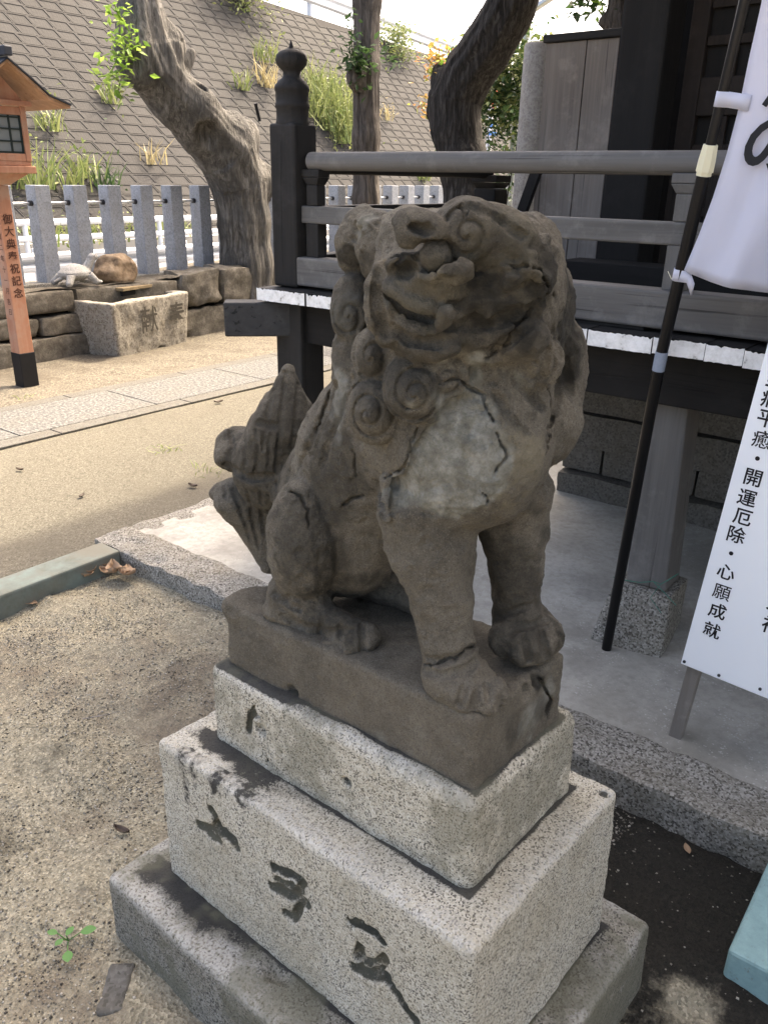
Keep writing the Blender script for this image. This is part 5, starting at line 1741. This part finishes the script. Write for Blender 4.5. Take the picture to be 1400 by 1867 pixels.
Y6 = dict(y=6.2)
tq = pts_on(Y6, [(1140, 200, 34), (1138, 90, 28), (1132, 40, 26), (1135, -30, 24), (1150, -90, 20)])
base = np.array([tq[0][0], 6.2, 0.0])
tq = [(tq[0][0] + .05, 6.2, -.1, tq[0][3])] + tq
tr4 = thing('stub_tree', base, 'grey tree trunk with knobby stub showing just above the screen cap', 'tree'); OFF[tr4.name] = base
V = trunk_vol(tq, .02, 40, .014, lambda V: V.ell(at(1108, 42, **Y6), (.07, .07, .06), None, .04))
X, Q = V.mesh()
link_mesh('trunk', np_mesh('trunk', X - base, Q), M['bark_mid'], tr4, smooth=180)
sprig(tr4, [(1115, -20), (1085, -8), (1062, 0), (1048, 2)], Y6, M['leaf_dark'], 90, .09, 0, .12)
sprig(tr4, [(1115, -20), (1100, -2), (1095, 4)], Y6, M['leaf_fresh'], 26, .07, 0, .1)

# ------------------------------------------------------------------ stone pillar, lamp pole, road sign
sp_ = thing('stone_pillar', (-3.93, 7.0, 0), 'tall round grey stone pillar with a carved character, left of the side screen', 'pillar')
p0, p1 = at(969, 80, y=7.0), at(962, 350, y=7.0)
r_ = .125
MB().lathe((p1[0], 7.0), [(r_ + .012, -.05), (r_ + .008, 1.4), (r_, p0[2] - .02), (r_ - .015, p0[2])], 28).build('shaft', M['pillar_stone'], sp_, smooth=50)
dvec = np.array([EYE[0] - p1[0], EYE[1] - 7.0]); dvec /= np.linalg.norm(dvec)
pc = at(955, 245, y=7.0)
_wl = write('character', '奉', [np.array([p1[0] + dvec[0] * (r_ + .004) - .03, 7.0 + dvec[1] * (r_ + .004), pc[2]])], (-dvec[1], dvec[0], 0), (0, 0, 1), .2, M['carved'], sp_, .03, .8, .02)
for v in bpy.data.objects[_wl.name].data.vertices:
    q = np.array(v.co[:2]) + OFF[sp_.name][:2] - np.array([p1[0], 7.0])
    tx_ = q @ np.array([-dvec[1], dvec[0]]); dep = q @ dvec
    an = tx_ / r_
    w2 = (r_ + .003 + .2 * max(0, dep - r_ - .004)) * (dvec * math.cos(an) + np.array([-dvec[1], dvec[0]]) * math.sin(an)) + np.array([p1[0], 7.0]) - OFF[sp_.name][:2]
    v.co[0], v.co[1] = w2

lp = thing('lamp_pole', (-4.6, 9.5, 0), 'slim grey metal lamp pole with a slanting arm, rising right of the leaning dark tree', 'pole')
a, b = at(944, 165, y=9.5), at(952, 100, y=9.5)
MB().tube([(a[0], 9.5, 0), (a[0], 9.5, b[2])], .05, 10).tube([(a[0] + .02, 9.5, b[2] - .1), at(966, 18, y=9.5), at(972, -40, y=9.5)], .045, 10).build('pole', M['steel'], lp, smooth=60)
MB().obox(at(962, 24, y=9.5), at(1010, -8, y=9.5), .1, .05).build('arm', M['steel'], lp, bevel=.01)

sg = thing('road_sign', (-9.0, 14.75, .15), 'thin roadside pole with small blue and white plates and an orange-ringed mirror, beside the bush', 'road sign')
SX = dict(x=-9.0)
zt_ = at(890, 175, **SX)[2]
MB().tube([(-9.0, 14.75, .1), (-9.0, 14.75, zt_)], .05, 10).build('pole', M['white_sign'], sg, smooth=60)
def plate(pxa, pya, pxb, pyb, mat, name, d=.06):
    a, b = at(pxa, pya, **SX), at(pxb, pyb, **SX)
    MB().box((-9.0 + d, min(a[1], b[1]), min(a[2], b[2])), (-9.0 + d + .02, max(a[1], b[1]), max(a[2], b[2]))).build(name, mat, sg)
plate(886, 225, 898, 233, M['blue_sign'], 'plate'); plate(886, 234, 898, 239, M['white_sign'], 'plate'); plate(886, 240, 898, 248, M['blue_sign'], 'plate')
plate(891, 190, 901, 200, M['blue_sign'], 'plate', .08); plate(894, 193, 898, 198, M['white_sign'], 'plate', .11)
c = at(895, 182, **SX)
ring = [np.array([-8.9, c[1] + .14 * math.cos(t), c[2] + .14 * math.sin(t)]) for t in np.linspace(0, 2 * math.pi, 17)]
MB().tube(ring, .03, 6, cap=False).build('mirror_ring', M['red_sign'], sg)
MB().tube([(-8.93, c[1], c[2]), (-8.9, c[1], c[2])], .13, 16).build('mirror', M['steel'], sg)

# ------------------------------------------------------------------ bushes and weeds
def bush(name, label, cat, c, n, spread, size, mats, base, group=None):
    t = thing(name, base, label, cat, group)
    for i, m_ in enumerate(mats):
        mb = MB()
        for _ in range(9):
            q = np.array(c) + rs.uniform(-.5, .5, 3) * np.array(spread) * .9
            if i and len(mats) > 1: q[2] = c[2] + spread[2] * .45
            leaves(mb, q, n // (9 * len(mats)), np.array(spread) * .45, size, rs)
        mb.build('foliage', m_, t)['kind'] = 'stuff'
    mb = MB()
    for _ in range(6): mb.tube([np.array(base) + rs.normal(0, .03, 3) * np.array([1, 1, 0]), np.array(c) + rs.uniform(-.4, .4, 3) * np.array(spread)], [.012, .005], 5)
    mb.build('stem', M['bark_dark'], t)
    return t
c = at(915, 250, y=9.0)
bush('bush', 'dark green leafy bush with yellowish tips between the leaning tree and the stone pillar', 'bush', c, 4200, (.75, .7, 1.25), .09, [M['leaf_dark'], M['leaf_dark'], M['weed']], (c[0], 9.0, 0))
def on_slope(px, py):
    d = FWD * FPX + RGT * (px - 700) - UPV * (py - 933.5)
    o = np.array([FX, 0, FZ])
    t = ((o - EYE) @ NRM) / (d @ NRM)
    return EYE + d * t
G = 'weeds growing from the embankment'
def weed(px, py, h, n, spread, mat, label, lv=0, group=G, p=None):
    p = on_slope(px, py) if p is None else p
    mb = MB()
    blades(mb, p, n, h, spread, rs, .35, .016)
    if lv: leaves(mb, p + np.array([.1, 0, h * .55]), lv, (spread * 2.2, spread * 2.2, h * .8), .1, rs)
    return mb.build_thing('weed_tuft', mat, label, 'weed', tuple(p), group)
t_big = thing('weed_clump', on_slope(610, 235), 'large tangled pale green weed clump spilling down the embankment behind the newel finial', 'weeds')
mb, mb2 = MB(), MB()
for px, py, h in ((575, 165, .9), (595, 180, .9), (580, 200, 1.), (600, 215, 1.), (615, 235, 1.), (625, 250, .9), (635, 200, .7), (628, 225, .9), (600, 240, .8), (640, 170, .5), (570, 215, .6), (640, 260, .7), (618, 262, .5)):
    blades(mb, on_slope(px, py), 60, h, .22, rs, .3, .016)
    leaves(mb2, on_slope(px, py) + np.array([.15, 0, .25]), 90, (.5, .6, .6), .1, rs)
mb.build('stalks', M['weed'], t_big)['kind'] = 'stuff'; mb2.build('foliage', M['weed'], t_big)['kind'] = 'stuff'
weed(486, 115, .7, 40, .14, M['weed'], 'green weed tuft on the slope just left of the newel finial', 60)
weed(485, 160, .7, 40, .12, M['straw'], 'yellow grass tuft on the slope left of the newel shaft', 0)
weed(440, 165, .5, 30, .1, M['weed'], 'small weed tuft right of the leaning pale tree trunk', 10)
weed(200, 190, .5, 30, .1, M['weed'], 'weed tuft hanging below the sprouts of the pollarded tree', 24)
weed(150, 325, .55, 50, .15, M['weed'], 'weed tuft at the slope foot above the second fence gap', 50)
weed(48, 345, .85, 80, .2, M['weed'], 'tall weeds right of the lantern post at the slope foot', 60)
weed(122, 350, .6, 60, .18, M['weed'], 'straw coloured grass behind the fence gaps near the lantern', 20)
weed(190, 350, .6, 40, .12, M['leaf_dark'], 'dark green tuft above the fence post left of the boulder', 30)
weed(275, 300, .5, 26, .12, M['straw'], 'dry straw tuft on the slope between boulder and leaning trunk', 0)
weed(90, 240, .5, 40, .12, M['weed'], 'weed tuft on the slope right of the lantern box', 30)
weed(772, 330, .55, 40, .1, M['weed'], 'weed tuft behind the fence between the two trunks', 40)
weed(705, 220, .45, 24, .12, M['straw'], 'dry brown tuft right of the straight trunk', 20)
weed(870, 170, .6, 50, .2, M['weed'], 'weeds on the slope under the bend of the leaning tree', 60)
for i, (px, lab) in enumerate(((60, 'low roadside weeds seen through the gap beside the lantern post'), (125, 'low roadside weeds seen through the gap above the turtle'), (190, 'low roadside weeds seen through the gap above the boulder'), (250, 'low roadside weeds seen through the gap right of the boulder'), (308, 'low roadside weeds seen through the gap left of the pale trunk'))):
    p = at(px, 412, x=-12.95); p[2] = .5
    weed(0, 0, .4, 60, .25, M['weed'], lab, 60, 'weeds along the road kerb', p)
# shrubs on the crest
for px, lab, sc in ((440, 'green shrub on the embankment crest at the top edge, left end of the guardrail', 1.0), (712, 'feathery green shrub on the crest between straight trunk and sky', .75)):
    p = on_slope(px, 18 if px == 440 else 95)
    bush('crest_shrub', lab, 'shrub', p + np.array([-.1, 0, .35 * sc]), int(1500 * sc), (.9, 1.5 * sc, .9 * sc), .12, [M['weed'], M['leaf_dark']] if px == 440 else [M['weed']], tuple(p), 'shrubs on the embankment crest')

# ------------------------------------------------------------------ painted edgings
MB().box((-2.915, -1.5, -.06), (-2.775, 1.79, .088)).build_thing('painted_edging', M['turq_worn'], 'worn grey-green painted concrete edging between sand court and planting bed', 'edging', (-2.845, .1, 0), bevel=.01)
MB().box((-.172, 1.42, -.06), (-.02, 1.785, .085)).build_thing('painted_edging', M['turq'], 'pale turquoise painted concrete edging at the right edge by the kerb', 'edging', (-.1, 1.6, 0), bevel=.008)

# ------------------------------------------------------------------ banner on its pole
bn = thing('banner', (-.867, 2.39, .08), 'white cloth banner with black lettering on a thin black pole tied to the granite pad', 'banner')
pa, pm_, ptp = np.array([-.867, 2.39, .07]), np.array([-.79, 2.285, 1.105]), at(1357, 0, y=2.17)
pt2 = ptp + (ptp - pm_) * .7
def pole_at(z):
    return pa + (pm_ - pa) * (z - pa[2]) / (pm_[2] - pa[2]) if z < pm_[2] else pm_ + (ptp - pm_) * (z - pm_[2]) / (ptp[2] - pm_[2])
MB().tube([pa, pole_at(.6), pm_, pole_at(1.585)], .0165, 14).build('pole', M['black_pole'], bn, smooth=60)
MB().tube([pole_at(1.585), pt2], .0125, 14).build('pole', M['black_pole'], bn, smooth=60)
s0, s1 = pole_at(1.575), pole_at(1.645)
MB().tube([s0, s0 + (s1 - s0) * .12, s0 + (s1 - s0) * .13, s0 + (s1 - s0) * .5, s1], [.019, .019, .022, .0215, .018], 8).build('pole_joint', M['cream'], bn, smooth=30)
MB().tube([pole_at(1.065), pole_at(1.12)], .0175, 14).build('tape', M['tape'], bn, smooth=60)
edge = [(1393, -30), (1386, 10), (1364, 105), (1345, 195), (1323, 280), (1299, 360), (1274, 430), (1248, 492)]
nC = 26
rowsP = []
for i, (px, py) in enumerate(edge):
    zz = at(px, py, y=2.2)[2]
    yb = pole_at(zz)[1] - .006
    p = at(px, py, y=yb)
    row = []
    for j in range(nC):
        u = j / (nC - 1)
        sag = -.045 * (1 - math.exp(-u * 5)) if i == len(edge) - 1 else -.03 * (1 - math.exp(-u * 5)) * (i / 7.0) ** 3
        row.append(p + np.array([u * .46, .018 * math.sin(u * 9 + .4 * i) * min(1, u * 3) + .006 * math.sin(u * 26 + .6 * i) + .003 * math.sin(u * 50 - 1.3 * i), sag]))
    rowsP.append(row)
# finer grid by interpolation along the edge
fine = []
for i in range(len(rowsP) - 1):
    for t in np.linspace(0, 1, 5)[:-1]:
        fine.append([rowsP[i][j] * (1 - t) + rowsP[i + 1][j] * t for j in range(nC)])
fine.append(rowsP[-1])
cl = MB().grid(fine).build('cloth', M['cloth'], bn, smooth=180)
sm = cl.modifiers.new('thick', 'SOLIDIFY'); sm.thickness = .0012
def loop(z, px_end, py_end, w, dzr=0.0):
    c = pole_at(z)
    q = at(px_end, py_end, y=c[1] - .008)
    u = (pt2 - pa); u /= np.linalg.norm(u)
    side = q - c; side = side - u * (side @ u); L = np.linalg.norm(side); side /= L
    nn = np.cross(u, side)
    rr = .0172 if z < 1.5 else .0132
    ring_ = [c - side * rr * math.sin(t) + nn * rr * math.cos(t) for t in np.linspace(0, math.pi, 9)]
    kx = c + side * rr * 1.5
    A = [q + nn * .0015, q * .5 + kx * .5 + nn * .001, kx + nn * .002] + ring_ + [kx - nn * .002, q * .5 + kx * .5 - nn * .001, q - nn * .0015]
    rows_ = [[p + u * w / 2 for p in A], [p - u * w / 2 for p in A]]
    o = MB().grid(rows_).build('loop', M['cloth'], bn, smooth=180)
    s = o.modifiers.new('thick', 'SOLIDIFY'); s.thickness = .0015
zl = at(1325, 182, y=2.22)[2]
loop(zl, 1366, 188, .033)
loop(at(1243, 500, y=2.27)[2], 1262, 528, .03, -.0)
def cloth_y(p): return p[1] - .02
pc = at(1412, 262, y=pole_at(1.66)[1] - .022)
write('character', 'の', [pc], (1, 0, 0), (.12, 0, 1), .165, M['ink'], bn, .02, 1, .004)
a, b = at(1392, 193, y=pc[1]), at(1404, 176, y=pc[1])
MB().obox(a, b, .012, .003, (0, 1, 0)).build('character', M['ink'], bn)
# green tie wire round the pad top
wr = []
for px, py in ((1118, 1052), (1140, 1058), (1165, 1062), (1190, 1060), (1204, 1065), (1222, 1055), (1236, 1046)): wr.append(at(px, py, y=2.472) if px < 1205 else at(px, py, y=2.478))
tw = MB().tube(wr, .0018, 6).tube([at(1190, 1060, y=2.47), at(1212, 1082, y=2.45), at(1232, 1104, y=2.43)], .0016, 6).tube([at(1203, 1066, y=2.468), at(1185, 1090, y=2.45), at(1205, 1118, y=2.43)], .0014, 6)
tw.build_thing('tie_wire', M['wire'], 'thin green wire tying the banner pole to the granite pad stone', 'wire', tuple(at(1180, 1060, y=2.47)))
MB().tube([at(1217, 495, y=2.4), at(1223, 508, y=2.36), at(1234, 513, y=2.32), at(1247, 510, y=2.28)], .0012, 5).build('string', M['cream'], bn)

# ------------------------------------------------------------------ notice board
nb_ = thing('notice_board', (-.53, 2.05, .08), 'white notice board with black vertical Japanese lettering on a wooden stake, right edge', 'sign')
BY = 2.03
BL = at(1240, 1210, y=BY)
upv = at(1395, 640, y=BY) - BL; Hh = 1.25; upv /= np.linalg.norm(upv)
brv = at(1400, 1275, y=BY) - BL; brv /= np.linalg.norm(brv)
Wd = .46
def bq(u, v, d=0): return BL + brv * u + upv * v + np.array([0, d, 0])
MB().hexa([bq(0, 0), bq(Wd, 0), bq(Wd, 0, .012), bq(0, 0, .012), bq(0, Hh), bq(Wd, Hh), bq(Wd, Hh, .012), bq(0, Hh, .012)]).build('panel', M['white_panel'], nb_, bevel=.002)
for u in (.012, Wd - .055):
    foot = at(1226, 1338, z=.08) if u < .1 else at(1226, 1338, z=.08) + np.array([.4, 0, 0])
    top_ = bq(u + .02, Hh * .9, .03)
    MB().obox(foot + np.array([0, .012, -.1]), top_, .036, .034, (0, 1, 0)).build('stake', M['stake'], nb_, bevel=.003)
for px, py in ((1247, 1206), (1310, 1231), (1385, 1256)):
    p = at(px, py, y=BY)
    MB().tube([p + np.array([0, -.003, 0]), p + np.array([0, .002, 0])], .0042, 10).build('nail', M['nail'], nb_)
col1 = [('就', 1297, 1149), ('成', 1307, 1114), ('願', 1315, 1080), ('心', 1323, 1043), ('・', 1332, 1009), ('除', 1342, 975), ('厄', 1353, 943), ('運', 1361, 908), ('開', 1372, 871), ('・', 1380, 836), ('癒', 1388, 801), ('平', 1397, 764), ('病', 1405, 727), ('当', 1413, 691)]
write('character', [c for c, _, _ in col1], [at(px, py, y=BY - .0008) for _, px, py in col1], brv, upv, .051, M['ink'], nb_, .014, .97, .001)
col2 = [('神', 1406, 1141), ('大', 1417, 1101)]
write('character', [c for c, _, _ in col2], [at(px, py, y=BY - .0008) for _, px, py in col2], brv, upv, .056, M['ink'], nb_, .014, .95, .001)

# ------------------------------------------------------------------ small things on the bed
G2 = 'dry leaves gathered in the kerb corner'
def fallen(name, p, L, ang, mat, label, group=None, curl=.35, cat='leaf', width=.36):
    d = np.array([math.cos(ang), math.sin(ang), 0]); s = np.array([-d[1], d[0], 0])
    rows_ = []
    for i in range(7):
        t = i / 6
        w = L * width * math.sin(math.pi * min(.98, t * .96 + .03)) ** .8
        c = np.array(p) + d * L * (t - .5) + np.array([0, 0, curl * L * (t - .5) ** 2])
        rows_.append([c + s * w * k + np.array([0, 0, curl * L * .8 * (k * .5) ** 2 * 1.6]) for k in (-1, -.5, 0, .5, 1)])
    o = MB().grid(rows_).build_thing(name, mat, label, cat, tuple(p), group, smooth=180)
    s_ = o.modifiers.new('thick', 'SOLIDIFY'); s_.thickness = .0008
    return o
rl = random.Random(21)
for i in range(16):
    px, py = rl.uniform(150, 235), rl.uniform(1030, 1052)
    p = at(px, py, z=.022 + .016 * rl.random())
    fallen('dry_leaf', p + np.array([0, 0, .004]), rl.uniform(.05, .085), rl.uniform(0, 6.28), M['dry_leaf'], 'curled tan dry leaf in the heap where edging meets kerb', G2, rl.uniform(.3, .9))
fallen('dry_leaf', at(55, 1099, z=.012), .075, .3, M['dry_leaf'], 'pale tan dry leaf lying alone near the left edging', None, .2, 'leaf', .26)
fallen('dead_leaf', at(223, 1516, z=.016), .05, .25, M['brown_leaf'], 'dark brown dead leaf on the gravel left of the pedestal', None, .5, 'leaf', .2)
fallen('dead_leaf', at(1252, 1548, z=-.012), .035, 2.2, M['dry_leaf'], 'small reddish dead leaf on black soil right of the pedestal', None, .2, 'leaf', .25)
MB().tube([at(150, 1311, z=.015), at(190, 1304, z=.017), at(218, 1297, z=.014)], [.002, .0018, .001], 6).build_thing('twig', M['stake'], 'thin pale twig lying on the gravel left of the pedestal', 'twig', tuple(at(185, 1304, z=.012)))
P, Q = rough_hexa(boxc((-.075, -.04, -.03), (.075, .04, .006)), 12, .012, .0035, 8, .05)
c = at(212, 1800, z=.004)
o = link_mesh('flat_stone', np_mesh('flat_stone', P @ np.array([[.5, .45, 0], [-.55, .5, 0], [0, 0, 1]]).T, Q), M['path_edge'], smooth=60)
o.location = c
tag(o, 'flat pale grey stone set in the gravel at the lower left of the pedestal', 'stone')
for px, py, L, an, lab in ((37, 857, .05, .4, 'tiny dark dead leaf on the sunlit sand near the left edge'), (399, 734, .07, 1.2, 'small dark dead leaf on the sand beside the stone path'), (150, 905, .05, 2.0, 'tiny brown dead leaf on the sand short of the shade'), (352, 887, .06, .2, 'small brown dead leaf at the shaded corner of the sand court')):
    fallen('dead_leaf', at(px, py, z=.012), L, an, M['brown_leaf'], lab, None, .5, 'leaf', .25)
for px, py, lab, mt in ((300, 822, 'sparse grass sprigs on the sunlit sand left of the lion tail', 'weed'), (378, 857, 'small green grass tuft on the sand beside the tail curls', 'weed'), (40, 727, 'low grass tuft at the path edge near the lantern foot', 'weed')):
    mb = MB(); p = at(px, py, z=.004)
    blades(mb, p, 26, .035, .06, rs, .9, .003)
    mb.build_thing('grass_tuft', M[mt], lab, 'grass', tuple(p))
sd = thing('seedling', at(125, 1715, z=.01), 'small green seedling with round leaves in the gravel left of the pedestal', 'seedling')
for px, py, L in ((162, 1696, .032), (124, 1744, .03), (96, 1700, .022), (128, 1697, .022), (108, 1718, .02)):
    p = at(px, py, z=.03)
    rows_ = []
    an = math.atan2(p[1] - sd.location[1], p[0] - sd.location[0])
    d = np.array([math.cos(an), math.sin(an), .1]); s = np.array([-d[1], d[0], 0])
    for i in range(6):
        t = i / 5; w = L * .36 * math.sin(math.pi * (t * .94 + .04)) ** .7
        rows_.append([p + d * L * (t - .5) + s * w * k + np.array([0, 0, .15 * abs(k) * w]) for k in (-1, 0, 1)])
    lf = MB().grid(rows_).build('leaf', M['seedling'], sd, smooth=180)
    MB().tube([np.array(sd.location), p - d * L * .5], .0012, 5).build('stem', M['seedling'], lf)
